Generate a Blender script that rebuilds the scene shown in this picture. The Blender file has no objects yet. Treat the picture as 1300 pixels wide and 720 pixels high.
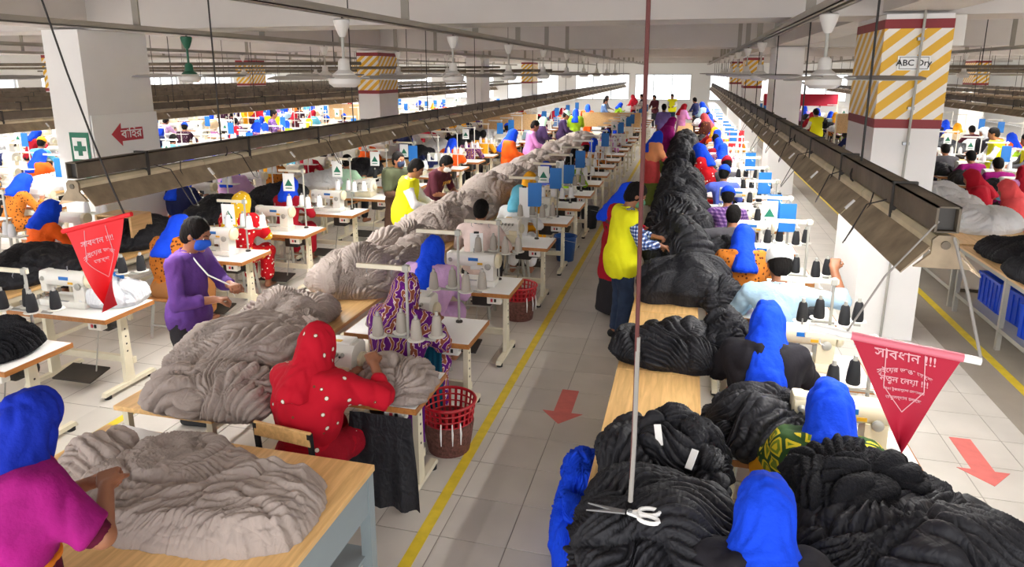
import bpy, bmesh, math, random
import numpy as np
from mathutils import Vector, Matrix
PI = math.pi
sc = bpy.context.scene
COL = sc.collection

# ------------------------------------------------------------------ camera
cam_d = bpy.data.cameras.new('camera')
cam = bpy.data.objects.new('camera', cam_d)
COL.objects.link(cam)
cam.location = (0, 0, 2.8)
cam.rotation_euler = (math.radians(90 - 12.613), 0, math.radians(14.393))
cam_d.sensor_width = 36.0
cam_d.lens = 24.01
cam_d.shift_y = -74 / 1300
cam_d.clip_start = 0.05
cam_d.clip_end = 300
sc.camera = cam

# ------------------------------------------------------------------ world, exposure
w = bpy.data.worlds.new('world')
sc.world = w
w.use_nodes = True
bg = w.node_tree.nodes['Background']
bg.inputs[0].default_value = (0.98, 0.985, 1.0, 1)
bg.inputs[1].default_value = 2.3
sc.view_settings.view_transform = 'Standard'
sc.view_settings.look = 'None'
sc.view_settings.gamma = 1
sc.view_settings.use_curve_mapping = False
sc.view_settings.exposure = 0.47
RAIL_POWER = 15.0          # watt per metre of tube

# ------------------------------------------------------------------ materials
M = {}
def mat(name, col, rough=0.6, metal=0.0, emit=None, bump=0.0, bscale=60, var=0.0, vscale=3.0, spec=None, sheen=0.0, stretch=None):
    if name in M: return M[name]
    m = bpy.data.materials.new(name); m.use_nodes = True
    nt = m.node_tree; b = nt.nodes['Principled BSDF']
    c = (*col, 1)
    b.inputs['Base Color'].default_value = c
    b.inputs['Roughness'].default_value = rough
    b.inputs['Metallic'].default_value = metal
    if spec is not None: b.inputs['Specular IOR Level'].default_value = spec
    if sheen: b.inputs['Sheen Weight'].default_value = sheen
    if emit:
        b.inputs['Emission Color'].default_value = (*col, 1)
        b.inputs['Emission Strength'].default_value = emit
    if bump or var:
        tc = nt.nodes.new('ShaderNodeTexCoord')
        src = tc.outputs['Object']
        if stretch:
            mp = nt.nodes.new('ShaderNodeMapping'); mp.inputs['Scale'].default_value = stretch
            nt.links.new(src, mp.inputs[0]); src = mp.outputs[0]
        if var:
            n = nt.nodes.new('ShaderNodeTexNoise'); n.inputs['Scale'].default_value = vscale; n.inputs['Detail'].default_value = 4
            nt.links.new(src, n.inputs['Vector'])
            r = nt.nodes.new('ShaderNodeValToRGB')
            r.color_ramp.elements[0].position = 0.3; r.color_ramp.elements[1].position = 0.7
            r.color_ramp.elements[0].color = (*[max(0, x * (1 - var)) for x in col], 1)
            r.color_ramp.elements[1].color = (*[min(1, x * (1 + var)) for x in col], 1)
            nt.links.new(n.outputs[0], r.inputs[0]); nt.links.new(r.outputs[0], b.inputs['Base Color'])
        if bump:
            n2 = nt.nodes.new('ShaderNodeTexNoise'); n2.inputs['Scale'].default_value = bscale; n2.inputs['Detail'].default_value = 3
            nt.links.new(src, n2.inputs['Vector'])
            bp = nt.nodes.new('ShaderNodeBump'); bp.inputs['Strength'].default_value = bump; bp.inputs['Distance'].default_value = 0.02
            nt.links.new(n2.outputs[0], bp.inputs['Height']); nt.links.new(bp.outputs[0], b.inputs['Normal'])
    M[name] = m
    return m

def srgb(r, g, b):
    f = lambda x: (x / 255 / 12.92) if x / 255 <= 0.04045 else ((x / 255 + 0.055) / 1.055) ** 2.4
    return (f(r), f(g), f(b))

def cloth(name, rgb, **k):
    a = dict(rough=0.85, bump=0.25, bscale=45, var=0.12, vscale=5, spec=0.25)
    a.update(k)
    return mat(name, srgb(*rgb), **a)

def jersey(name, rgb, wr=.5, rough=.85, spec=.25):
    """soft knit cloth: fine creases as relief"""
    if name in M: return M[name]
    m = bpy.data.materials.new(name); m.use_nodes = True; nt = m.node_tree; b = nt.nodes['Principled BSDF']
    c = srgb(*rgb); b.inputs['Base Color'].default_value = (*c, 1); b.inputs['Roughness'].default_value = rough; b.inputs['Specular IOR Level'].default_value = spec
    tc = nt.nodes.new('ShaderNodeTexCoord'); hs = []
    for sc_, dist in (((18, 5, 10), .8), ((5, 17, 10), .8), ((30, 9, 24), .4)):
        mp = nt.nodes.new('ShaderNodeMapping'); mp.inputs['Scale'].default_value = sc_; nt.links.new(tc.outputs['Object'], mp.inputs[0])
        n = nt.nodes.new('ShaderNodeTexNoise'); n.inputs['Scale'].default_value = 1; n.inputs['Detail'].default_value = 1; n.inputs['Distortion'].default_value = dist
        nt.links.new(mp.outputs[0], n.inputs['Vector'])
        a = nt.nodes.new('ShaderNodeMath'); a.operation = 'SUBTRACT'; a.inputs[1].default_value = .5; nt.links.new(n.outputs[0], a.inputs[0])
        ab = nt.nodes.new('ShaderNodeMath'); ab.operation = 'ABSOLUTE'; nt.links.new(a.outputs[0], ab.inputs[0]); hs.append(ab.outputs[0])
    s1 = nt.nodes.new('ShaderNodeMath'); s1.operation = 'ADD'; nt.links.new(hs[0], s1.inputs[0]); nt.links.new(hs[1], s1.inputs[1])
    s2 = nt.nodes.new('ShaderNodeMath'); s2.operation = 'MULTIPLY_ADD'; s2.inputs[1].default_value = .35; nt.links.new(hs[2], s2.inputs[0]); nt.links.new(s1.outputs[0], s2.inputs[2])
    bp = nt.nodes.new('ShaderNodeBump'); bp.inputs['Strength'].default_value = wr; bp.inputs['Distance'].default_value = .08
    nt.links.new(s2.outputs[0], bp.inputs['Height']); nt.links.new(bp.outputs[0], b.inputs['Normal'])
    M[name] = m; return m

def pattern(name, base, ramps, kind='voronoi', scale=20, rough=0.85, stretch=(1, 1, 1), thr=None):
    """cloth with a printed pattern: ramps = list of (position, rgb) over a voronoi / wave / noise / checker value"""
    if name in M: return M[name]
    m = bpy.data.materials.new(name); m.use_nodes = True
    nt = m.node_tree; b = nt.nodes['Principled BSDF']
    b.inputs['Roughness'].default_value = rough
    b.inputs['Specular IOR Level'].default_value = 0.25
    tc = nt.nodes.new('ShaderNodeTexCoord'); mp = nt.nodes.new('ShaderNodeMapping')
    mp.inputs['Scale'].default_value = stretch
    nt.links.new(tc.outputs['Object'], mp.inputs[0])
    if kind == 'voronoi':
        t = nt.nodes.new('ShaderNodeTexVoronoi'); t.inputs['Scale'].default_value = scale; t.inputs['Randomness'].default_value = 0.75; o = t.outputs['Distance']
    elif kind == 'wave':
        t = nt.nodes.new('ShaderNodeTexWave'); t.inputs['Scale'].default_value = scale; t.inputs['Distortion'].default_value = 12; t.inputs['Detail'].default_value = 2; t.inputs['Detail Scale'].default_value = 1.6; o = t.outputs['Fac']
    elif kind == 'noise':
        t = nt.nodes.new('ShaderNodeTexNoise'); t.inputs['Scale'].default_value = scale; t.inputs['Detail'].default_value = 1; t.inputs['Distortion'].default_value = 1.5; o = t.outputs[0]
    elif kind == 'edge':
        t = nt.nodes.new('ShaderNodeTexVoronoi'); t.feature = 'DISTANCE_TO_EDGE'; t.distance = 'EUCLIDEAN'; t.inputs['Scale'].default_value = scale; t.inputs['Randomness'].default_value = 0.3; o = t.outputs['Distance']
    nt.links.new(mp.outputs[0], t.inputs['Vector'])
    r = nt.nodes.new('ShaderNodeValToRGB'); r.color_ramp.interpolation = 'CONSTANT'
    els = r.color_ramp.elements
    while len(els) < len(ramps): els.new(0.5)
    for e, (p, c) in zip(els, ramps):
        e.position = p; e.color = (*srgb(*c), 1)
    nt.links.new(o, r.inputs[0]); nt.links.new(r.outputs[0], b.inputs['Base Color'])
    M[name] = m
    return m

def plaid(name, c0, c1, c2, scale=16):
    if name in M: return M[name]
    m = bpy.data.materials.new(name); m.use_nodes = True
    nt = m.node_tree; b = nt.nodes['Principled BSDF']; b.inputs['Roughness'].default_value = 0.85
    tc = nt.nodes.new('ShaderNodeTexCoord')
    sx = nt.nodes.new('ShaderNodeSeparateXYZ'); nt.links.new(tc.outputs['Object'], sx.inputs[0])
    def stripe(sock):
        a = nt.nodes.new('ShaderNodeMath'); a.operation = 'MULTIPLY'; a.inputs[1].default_value = scale; nt.links.new(sock, a.inputs[0])
        f = nt.nodes.new('ShaderNodeMath'); f.operation = 'FRACT'; nt.links.new(a.outputs[0], f.inputs[0])
        g = nt.nodes.new('ShaderNodeMath'); g.operation = 'GREATER_THAN'; g.inputs[1].default_value = 0.55; nt.links.new(f.outputs[0], g.inputs[0])
        return g.outputs[0]
    ad = nt.nodes.new('ShaderNodeMath'); ad.operation = 'ADD'
    xy = nt.nodes.new('ShaderNodeMath'); xy.operation = 'ADD'; nt.links.new(sx.outputs[0], xy.inputs[0]); nt.links.new(sx.outputs[1], xy.inputs[1])
    nt.links.new(stripe(xy.outputs[0]), ad.inputs[0]); nt.links.new(stripe(sx.outputs[2]), ad.inputs[1])
    dv = nt.nodes.new('ShaderNodeMath'); dv.operation = 'MULTIPLY'; dv.inputs[1].default_value = 0.5; nt.links.new(ad.outputs[0], dv.inputs[0])
    r = nt.nodes.new('ShaderNodeValToRGB'); r.color_ramp.interpolation = 'CONSTANT'
    els = r.color_ramp.elements; els.new(0.5)
    for e, (p, c) in zip(els, ((0, c0), (0.25, c1), (0.75, c2))): e.position = p; e.color = (*srgb(*c), 1)
    nt.links.new(dv.outputs[0], r.inputs[0]); nt.links.new(r.outputs[0], b.inputs['Base Color'])
    M[name] = m
    return m

def wood(name, rgb, scale=1.0):
    if name in M: return M[name]
    m = bpy.data.materials.new(name); m.use_nodes = True
    nt = m.node_tree; b = nt.nodes['Principled BSDF']; b.inputs['Roughness'].default_value = 0.4
    tc = nt.nodes.new('ShaderNodeTexCoord'); mp = nt.nodes.new('ShaderNodeMapping'); mp.inputs['Scale'].default_value = (14 * scale, 1.2 * scale, 14 * scale)
    nt.links.new(tc.outputs['Object'], mp.inputs[0])
    n = nt.nodes.new('ShaderNodeTexNoise'); n.inputs['Scale'].default_value = 2.5; n.inputs['Detail'].default_value = 5; n.inputs['Distortion'].default_value = 0.6
    nt.links.new(mp.outputs[0], n.inputs['Vector'])
    r = nt.nodes.new('ShaderNodeValToRGB'); c = srgb(*rgb)
    r.color_ramp.elements[0].position = 0.3; r.color_ramp.elements[1].position = 0.72
    r.color_ramp.elements[0].color = (c[0] * .80, c[1] * .74, c[2] * .66, 1); r.color_ramp.elements[1].color = (*[min(1, x * 1.1) for x in c], 1)
    nt.links.new(n.outputs[0], r.inputs[0]); nt.links.new(r.outputs[0], b.inputs['Base Color'])
    M[name] = m
    return m

# plain materials
mat('white_paint', srgb(236, 234, 232), 0.55, var=0.02)
mat('ceiling_paint', srgb(206, 200, 195), 0.9, var=0.04, vscale=1.2)
mat('beam_paint', srgb(202, 196, 191), 0.9, var=0.04, vscale=1.5)
mat('wall_paint', srgb(238, 238, 236), 0.9)
mat('cream_steel', srgb(222, 214, 190), 0.45, var=0.06, vscale=6)
mat('machine_white', srgb(232, 230, 222), 0.3, var=0.03, vscale=8)
mat('machine_cream', srgb(224, 214, 184), 0.32, var=0.03, vscale=8)
mat('laminate', srgb(238, 237, 234), 0.35, var=0.03, vscale=5)
mat('steel', srgb(150, 152, 155), 0.35, metal=0.8)
mat('dull_steel', srgb(170, 168, 160), 0.5, metal=0.3)
mat('dark_metal', srgb(58, 54, 50), 0.55, metal=0.2, var=0.15, vscale=6)
mat('tray_metal', srgb(98, 88, 74), 0.6, metal=0.15, var=0.3, vscale=5, bump=0.2, bscale=18)
mat('housing_metal', srgb(206, 192, 160), 0.45, metal=0.1, var=0.18, vscale=4)
mat('reflector_metal', srgb(146, 130, 106), 0.55, metal=0.2, var=0.35, vscale=7)
mat('tube_glass', (1.0, 0.99, 0.95), 0.3, emit=3.0)
mat('clip_white', srgb(240, 240, 238), 0.4)
mat('rubber', srgb(28, 28, 30), 0.8)
mat('black_plastic', srgb(30, 30, 33), 0.5)
mat('cable_black', srgb(38, 33, 31), 0.6)
mat('rope_maroon', srgb(96, 50, 48), 0.8)
mat('rope_grey', srgb(150, 146, 140), 0.8)
mat('fan_white', srgb(214, 210, 204), 0.35)
mat('fan_green', srgb(24, 92, 66), 0.4)
mat('blade_grey', srgb(150, 146, 140), 0.45)
mat('channel_grey', srgb(150, 143, 132), 0.5, var=0.08)
mat('yellow_line', srgb(226, 198, 54), 0.5, var=0.10, vscale=12)
mat('red_arrow', srgb(214, 112, 106), 0.5, var=0.08, vscale=14)
mat('grout', srgb(146, 138, 130), 0.9)
mat('stripe_yellow', srgb(226, 172, 32), 0.5)
mat('stripe_white', srgb(236, 232, 224), 0.5)
mat('band_maroon', srgb(134, 30, 36), 0.5)
mat('sign_red', srgb(190, 54, 66), 0.5)
mat('sign_green', srgb(10, 112, 84), 0.5)
mat('paper', srgb(244, 244, 242), 0.7)
mat('ink', srgb(20, 20, 22), 0.7)
mat('blue_plastic', srgb(20, 110, 190), 0.45)
mat('crate_blue', srgb(18, 66, 190), 0.4)
mat('basket_red', srgb(176, 22, 36), 0.35)
mat('table_grey', srgb(142, 154, 158), 0.45, var=0.05)
mat('thread_black', srgb(26, 26, 30), 0.8)
mat('thread_grey', srgb(170, 162, 152), 0.8)
mat('thread_white', srgb(238, 238, 240), 0.8)
mat('skin', srgb(150, 98, 70), 0.5, var=0.06, vscale=9)
mat('skin_light', srgb(186, 134, 102), 0.5, var=0.06, vscale=9)
mat('hair', srgb(20, 17, 16), 0.75, spec=.15, bump=0.6, bscale=120, stretch=(1, 1, 0.2))
mat('eye_white', srgb(230, 226, 220), 0.3)
mat('eye_dark', srgb(24, 16, 12), 0.2)
wood('wood_top', (234, 192, 130))
wood('wood_edge', (176, 118, 62))
wood('wood_pale', (226, 188, 136))

# ------------------------------------------------------------------ mesh helpers
class MB:
    def __init__(s): s.v = []; s.f = []; s.mi = []; s.cur = 0
    def add(s, vs, fs):
        o = len(s.v); s.v.extend([tuple(x) for x in vs]); s.f.extend([tuple(i + o for i in f) for f in fs]); s.mi.extend([s.cur] * len(fs)); return s
    def box(s, c, d, rz=0.0, R=None):
        hx, hy, hz = d[0] / 2, d[1] / 2, d[2] / 2
        p = [Vector((x, y, z)) for z in (-hz, hz) for y in (-hy, hy) for x in (-hx, hx)]
        if R is None and rz: R = Matrix.Rotation(rz, 3, 'Z')
        if R is not None: p = [R @ q for q in p]
        c = Vector(c)
        return s.add([q + c for q in p], [(0, 2, 3, 1), (4, 5, 7, 6), (0, 1, 5, 4), (2, 6, 7, 3), (0, 4, 6, 2), (1, 3, 7, 5)])
    def b2(s, x0, x1, y0, y1, z0, z1): return s.box(((x0 + x1) / 2, (y0 + y1) / 2, (z0 + z1) / 2), (x1 - x0, y1 - y0, z1 - z0))
    def rbox(s, c, d, r=0.01, R=None):
        """box with chamfered edges"""
        hx, hy, hz = d[0] / 2, d[1] / 2, d[2] / 2; r = min(r, hx * .9, hy * .9, hz * .9)
        bm = bmesh.new(); bmesh.ops.create_cube(bm, size=1)
        for q in bm.verts: q.co = Vector((q.co.x * d[0], q.co.y * d[1], q.co.z * d[2]))
        bmesh.ops.bevel(bm, geom=bm.edges[:], offset=r, segments=2, profile=0.5, affect='EDGES')
        bm.verts.ensure_lookup_table(); c = Vector(c)
        vs = [((R @ q.co) if R is not None else q.co) + c for q in bm.verts]
        fs = [tuple(l.index for l in f.verts) for f in bm.faces]
        bm.free(); return s.add(vs, fs)
    def bar(s, a, b, w_, h_, up=(0, 0, 1)):
        a = Vector(a); b = Vector(b); d = (b - a); L = d.length; d.normalize()
        u = Vector(up); x = d.cross(u)
        if x.length < 1e-4: x = d.cross(Vector((0, 1, 0)))
        x.normalize(); z = x.cross(d)
        R = Matrix((x, d, z)).transposed()
        return s.box((a + b) / 2, (w_, L, h_), R=R)
    def cyl(s, a, b, r0, r1=None, n=12, caps=True):
        r1 = r0 if r1 is None else r1
        a = Vector(a); b = Vector(b); d = (b - a).normalized()
        x = d.orthogonal().normalized(); y = d.cross(x)
        vs = []
        for c, r in ((a, r0), (b, r1)):
            for i in range(n):
                t = 2 * PI * i / n; vs.append(c + x * (r * math.cos(t)) + y * (r * math.sin(t)))
        fs = [(i, (i + 1) % n, n + (i + 1) % n, n + i) for i in range(n)]
        if caps: fs += [tuple(range(n - 1, -1, -1)), tuple(range(n, 2 * n))]
        return s.add(vs, fs)
    def tube(s, pts, r, n=6, closed=False):
        pts = [Vector(p) for p in pts]; m = len(pts); vs = []
        prev = None
        for i, p in enumerate(pts):
            if closed: d = pts[(i + 1) % m] - pts[i - 1]
            else: d = pts[min(i + 1, m - 1)] - pts[max(i - 1, 0)]
            d.normalize()
            x = d.orthogonal().normalized() if prev is None else (prev - d * prev.dot(d)).normalized()
            prev = x; y = d.cross(x)
            rr = r[i] if isinstance(r, (list, tuple)) else r
            for k in range(n):
                t = 2 * PI * k / n; vs.append(p + x * (rr * math.cos(t)) + y * (rr * math.sin(t)))
        fs = []
        for i in range(m if closed else m - 1):
            j = (i + 1) % m
            for k in range(n): fs.append((i * n + k, i * n + (k + 1) % n, j * n + (k + 1) % n, j * n + k))
        if not closed: fs += [tuple(range(n - 1, -1, -1)), tuple((m - 1) * n + k for k in range(n))]
        return s.add(vs, fs)
    def lathe(s, prof, c=(0, 0, 0), n=16, R=None):
        """prof = [(r, z)...]; closes at both ends"""
        vs = []; c = Vector(c)
        for r, z in prof:
            for k in range(n):
                t = 2 * PI * k / n; q = Vector((r * math.cos(t), r * math.sin(t), z))
                if R is not None: q = R @ q
                vs.append(q + c)
        fs = []
        for i in range(len(prof) - 1):
            for k in range(n): fs.append((i * n + k, i * n + (k + 1) % n, (i + 1) * n + (k + 1) % n, (i + 1) * n + k))
        if prof[0][0] > 1e-5: fs.append(tuple(range(n - 1, -1, -1)))
        if prof[-1][0] > 1e-5: fs.append(tuple((len(prof) - 1) * n + k for k in range(n)))
        return s.add(vs, fs)
    def prism(s, poly, a, b, ax='x'):
        """polygon (list of 2D) extruded along axis between a and b"""
        n = len(poly)
        def P(u, v, t): return (t, u, v) if ax == 'x' else ((u, t, v) if ax == 'y' else (u, v, t))
        vs = [P(u, v, a) for u, v in poly] + [P(u, v, b) for u, v in poly]
        fs = [(i, (i + 1) % n, n + (i + 1) % n, n + i) for i in range(n)] + [tuple(range(n - 1, -1, -1)), tuple(range(n, 2 * n))]
        return s.add(vs, fs)
    def mesh(s, name, m=None, smooth=False, angle=40):
        me = bpy.data.meshes.new(name); me.from_pydata(s.v, [], s.f)
        bm = bmesh.new(); bm.from_mesh(me); bmesh.ops.recalc_face_normals(bm, faces=bm.faces); bm.to_mesh(me); bm.free()
        ms = m if isinstance(m, (list, tuple)) else [m]
        for q in ms:
            if q: me.materials.append(M[q] if isinstance(q, str) else q)
        if len(ms) > 1: me.polygons.foreach_set('material_index', s.mi)
        if smooth:
            me.polygons.foreach_set('use_smooth', [True] * len(me.polygons)); me.set_sharp_from_angle(angle=math.radians(angle))
        me.update(); return me
    def build(s, name, m, parent=None, smooth=False, angle=40, loc=None):
        return link(name, s.mesh(name, m, smooth, angle), parent, loc)

def link(name, me, parent=None, loc=None):
    o = bpy.data.objects.new(name, me); COL.objects.link(o)
    if parent is not None: o.parent = parent
    if loc is not None: o.location = loc
    return o

def tag(o, label, cat, group=None, kind=None):
    o['label'] = label; o['category'] = cat
    if group: o['group'] = group
    if kind: o['kind'] = kind
    return o
def thing(name, label, cat, loc=(0, 0, 0), rz=0.0, group=None):
    o = bpy.data.objects.new(name, None); COL.objects.link(o); o.empty_display_size = 0.1
    o.location = loc; o.rotation_euler = (0, 0, rz)
    return tag(o, label, cat, group)
def struct(o, label=None):
    o['kind'] = 'structure'
    if label: o['label'] = label
    return o
def dup(root, loc, rz=0.0, label=None, group=None, sub=None):
    """copy a thing, its parts and their sub-parts; sub = {material name: replacement material}"""
    def cp(o, par):
        c = o.copy(); COL.objects.link(c); c.parent = par
        if sub and c.type == 'MESH':
            for i, sl in enumerate(c.material_slots):
                if sl.material and sl.material.name in sub:
                    nm = sub[sl.material.name]; sl.link = 'OBJECT'; sl.material = M[nm] if isinstance(nm, str) else nm
        for ch in KIDS.get(o.name, []): cp(ch, c)
        return c
    r = cp(root, None); r.location = loc; r.rotation_euler = (0, 0, rz)
    if label: r['label'] = label
    if group: r['group'] = group
    return r
KIDS = {}
def index_kids(root):
    """remember the children of a prototype"""
    ch = list(root.children); KIDS[root.name] = ch
    for c in ch: index_kids(c)
    return root

def text_mesh(txt, size, name='lettering', depth=0.002, bold=0.0, align='CENTER'):
    cu = bpy.data.curves.new(name, 'FONT'); cu.body = txt; cu.size = size; cu.align_x = align; cu.align_y = 'CENTER'
    cu.extrude = depth; cu.offset = bold; cu.resolution_u = 3
    o = bpy.data.objects.new(name, cu); TMP.collection.objects.link(o)
    TMP.view_layers[0].update(); dg = TMP.view_layers[0].depsgraph
    me = bpy.data.meshes.new_from_object(o.evaluated_get(dg)); me.name = name
    bpy.data.objects.remove(o); return me
TMP = bpy.data.scenes.new('scratch')
rnd = random.Random(7)
ORD = ['first', 'second', 'third', 'fourth', 'fifth', 'sixth', 'seventh', 'eighth', 'ninth', 'tenth', 'eleventh', 'twelfth', 'thirteenth', 'fourteenth', 'fifteenth', 'sixteenth', 'seventeenth', 'eighteenth', 'nineteenth', 'twentieth', 'twenty-first', 'twenty-second', 'twenty-third', 'twenty-fourth', 'twenty-fifth', 'twenty-sixth', 'twenty-seventh', 'twenty-eighth', 'twenty-ninth', 'thirtieth']
# ------------------------------------------------------------------ the setting
XL, XR, YF, YB = -27.0, 17.0, 47.0, -3.0
CEIL, BEAM = 3.98, 3.36
TP = 0.427; TX0, TY0 = -0.93, 3.475          # tile pitch and one joint crossing

def tile_mat(name, c, grid):
    m = bpy.data.materials.new(name); m.use_nodes = True; nt = m.node_tree; b = nt.nodes['Principled BSDF']
    b.inputs['Roughness'].default_value = 0.33
    tc = nt.nodes.new('ShaderNodeTexCoord')
    geo = nt.nodes.new('ShaderNodeNewGeometry')
    n = nt.nodes.new('ShaderNodeTexNoise'); n.inputs['Scale'].default_value = 2.2; n.inputs['Detail'].default_value = 6
    nt.links.new(geo.outputs['Position'], n.inputs['Vector'])
    r = nt.nodes.new('ShaderNodeValToRGB'); cc = srgb(*c)
    r.color_ramp.elements[0].position = 0.32; r.color_ramp.elements[1].position = 0.7
    r.color_ramp.elements[0].color = (*[x * 0.90 for x in cc], 1); r.color_ramp.elements[1].color = (*[min(1, x * 1.05) for x in cc], 1)
    nt.links.new(n.outputs[0], r.inputs[0]); out = r.outputs[0]
    oi = nt.nodes.new('ShaderNodeObjectInfo')
    hs = nt.nodes.new('ShaderNodeHueSaturation'); nt.links.new(out, hs.inputs['Color'])
    mr = nt.nodes.new('ShaderNodeMapRange'); mr.inputs[3].default_value = 0.95; mr.inputs[4].default_value = 1.05
    nt.links.new(oi.outputs['Random'], mr.inputs[0]); nt.links.new(mr.outputs[0], hs.inputs['Value']); out = hs.outputs[0]
    if grid:
        mp = nt.nodes.new('ShaderNodeMapping'); mp.inputs['Location'].default_value = (-TX0, -TY0, 0)
        nt.links.new(geo.outputs['Position'], mp.inputs[0])
        br = nt.nodes.new('ShaderNodeTexBrick'); br.offset = 0; br.squash = 1; br.inputs['Scale'].default_value = 1
        br.inputs['Brick Width'].default_value = TP; br.inputs['Row Height'].default_value = TP; br.inputs['Mortar Size'].default_value = 0.004
        br.inputs['Mortar'].default_value = (*srgb(146, 138, 130), 1)
        nt.links.new(mp.outputs[0], br.inputs['Vector']); nt.links.new(out, br.inputs['Color1']); nt.links.new(out, br.inputs['Color2'])
        out = br.outputs['Color']
    nt.links.new(out, b.inputs['Base Color'])
    M[name] = m
TILE = (205, 199, 191)
tile_mat('tile', TILE, False); tile_mat('tile_far', TILE, True)

floor = struct(MB().b2(XL, XR, YB, YF, -0.2, -0.005).build('floor', 'tile_far'), 'pale beige tiled factory floor')
tm = MB().rbox((0, 0, -0.0025), (TP - 0.006, TP - 0.006, 0.005), 0.0015).mesh('tile', 'tile')
def tile_zone(i0, i1, j0, j1):
    for i in range(i0, i1):
        for j in range(j0, j1):
            link('tile', tm, floor, (TX0 + (i + 0.5) * TP, TY0 + (j + 0.5) * TP, 0))
tile_zone(-2, 2, -2, 16)         # the main aisle
tile_zone(5, 9, 2, 16)          # the aisle on the right
tile_zone(-9, -6, 1, 12)         # the passage on the left

for i, (x, y0, y1, wd) in enumerate(((-1.46, 1.5, 40, 0.075), (3.05, 2, 40, 0.085), (-4.42, 2.0, 30, 0.08))):
    struct(MB().b2(x - wd / 2, x + wd / 2, y0, y1, 0, 0.003).build('trim_%d' % (i + 1), 'yellow_line'),
           ['yellow floor line along the left edge of the main aisle', 'yellow floor line in the right hand aisle', 'yellow floor line in the passage behind the grey heaps'][i])
def floor_arrow(x, y, l, label):
    p = [(-.075, l / 2), (.075, l / 2), (.075, -l / 2 + .2), (.17, -l / 2 + .2), (0, -l / 2), (-.17, -l / 2 + .2), (-.075, -l / 2 + .2)]
    tag(MB().prism([(x + a, y + b) for a, b in p], 0.0, 0.003, 'z').build('floor_arrow', 'red_arrow'), label, 'floor arrow', 'red floor arrows')
floor_arrow(-0.9, 5.33, 0.62, 'faded red arrow painted on the main aisle floor')
floor_arrow(2.19, 5.25, 0.66, 'faded red arrow painted on the right aisle floor')
floor_arrow(-0.9, 15.4, 0.6, 'faded red arrow painted far down the main aisle')

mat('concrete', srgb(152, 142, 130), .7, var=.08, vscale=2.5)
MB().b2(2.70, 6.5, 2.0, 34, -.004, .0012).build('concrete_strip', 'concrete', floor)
ceil = struct(MB().b2(XL, XR, YB - 1, YF, CEIL, CEIL + 0.2).build('ceiling', 'ceiling_paint'), 'grey white concrete ceiling slab')
PX = (2.13, -8.25, -18.6, 12.5); PY = (8.3, 17.5, 26.7, 35.9)
for y in PY + (44.5, -0.9):
    MB().b2(XL, XR, y - 0.42, y + 0.42, BEAM, CEIL).build('beam', 'beam_paint', ceil)
for x in PX:
    MB().b2(x - 0.3, x + 0.3, YB, YF, BEAM + 0.03, CEIL).build('beam', 'beam_paint', ceil)
for y in (3.7, 12.9, 22.1, 31.3):
    MB().b2(XL, XR, y - 0.16, y + 0.16, CEIL - 0.32, CEIL).build('rib', 'beam_paint', ceil)

# walls with windows: far, left, right
def wall_x(name, y, x0, x1, wins, z0=1.0, z1=2.7, label=''):
    mb = MB(); xs = x0
    for a, b in wins:
        mb.b2(xs, a, y, y + 0.25, 0, CEIL); mb.b2(a, b, y, y + 0.25, 0, z0); mb.b2(a, b, y, y + 0.25, z1, CEIL); xs = b
    mb.b2(xs, x1, y, y + 0.25, 0, CEIL)
    return struct(mb.build(name, 'wall_paint'), label)
gl = bpy.data.materials.new('window_glass'); gl.use_nodes = True
nt = gl.node_tree; b_ = nt.nodes['Principled BSDF']; tr = nt.nodes.new('ShaderNodeBsdfTransparent'); mx = nt.nodes.new('ShaderNodeMixShader')
b_.inputs['Base Color'].default_value = (.9, .95, 1, 1); b_.inputs['Roughness'].default_value = 0.1
mx.inputs[0].default_value = 0.15; nt.links.new(tr.outputs[0], mx.inputs[1]); nt.links.new(b_.outputs[0], mx.inputs[2]); nt.links.new(mx.outputs[0], nt.nodes['Material Output'].inputs[0])
M['window_glass'] = gl
mat('window_frame', srgb(170, 172, 174), 0.4)
wn = 0
def window(x0, x1, y, z0=1.0, z1=2.7, along='x', xw=0):
    global wn; wn += 1
    f = MB(); g = MB(); n = max(2, round((x1 - x0) / 1.1)); t = 0.05
    if along == 'x':
        f.b2(x0, x1, y + .05, y + .12, z0, z0 + t); f.b2(x0, x1, y + .05, y + .12, z1 - t, z1)
        for i in range(n + 1): xx = x0 + (x1 - x0) * i / n; f.b2(xx - t / 2, xx + t / 2, y + .05, y + .12, z0, z1)
    else:
        f.b2(y + .05, y + .12, x0, x1, z0, z0 + t); f.b2(y + .05, y + .12, x0, x1, z1 - t, z1)
        for i in range(n + 1): xx = x0 + (x1 - x0) * i / n; f.b2(y + .05, y + .12, xx - t / 2, xx + t / 2, z0, z1)
    o = struct(f.build('window_%d' % wn, 'window_frame'), 'bright factory window in the outer wall')
    for i in range(n):
        a = x0 + (x1 - x0) * i / n + t / 2; b = x0 + (x1 - x0) * (i + 1) / n - t / 2
        p = MB()
        if along == 'x': p.b2(a, b, y + .08, y + .09, z0 + t, z1 - t)
        else: p.b2(y + .08, y + .09, a, b, z0 + t, z1 - t)
        p.build('pane', 'window_glass', o)
fw = [(a, a + 3.6) for a in (-26.2, -21.6, -17.0, -12.4, -7.6, -3.6, 1.2, 5.8, 10.4)]
wall_x('wall_back', YF, XL, XR, fw, label='white far end wall with windows')
for a, b in fw: window(a, b, YF)
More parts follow.
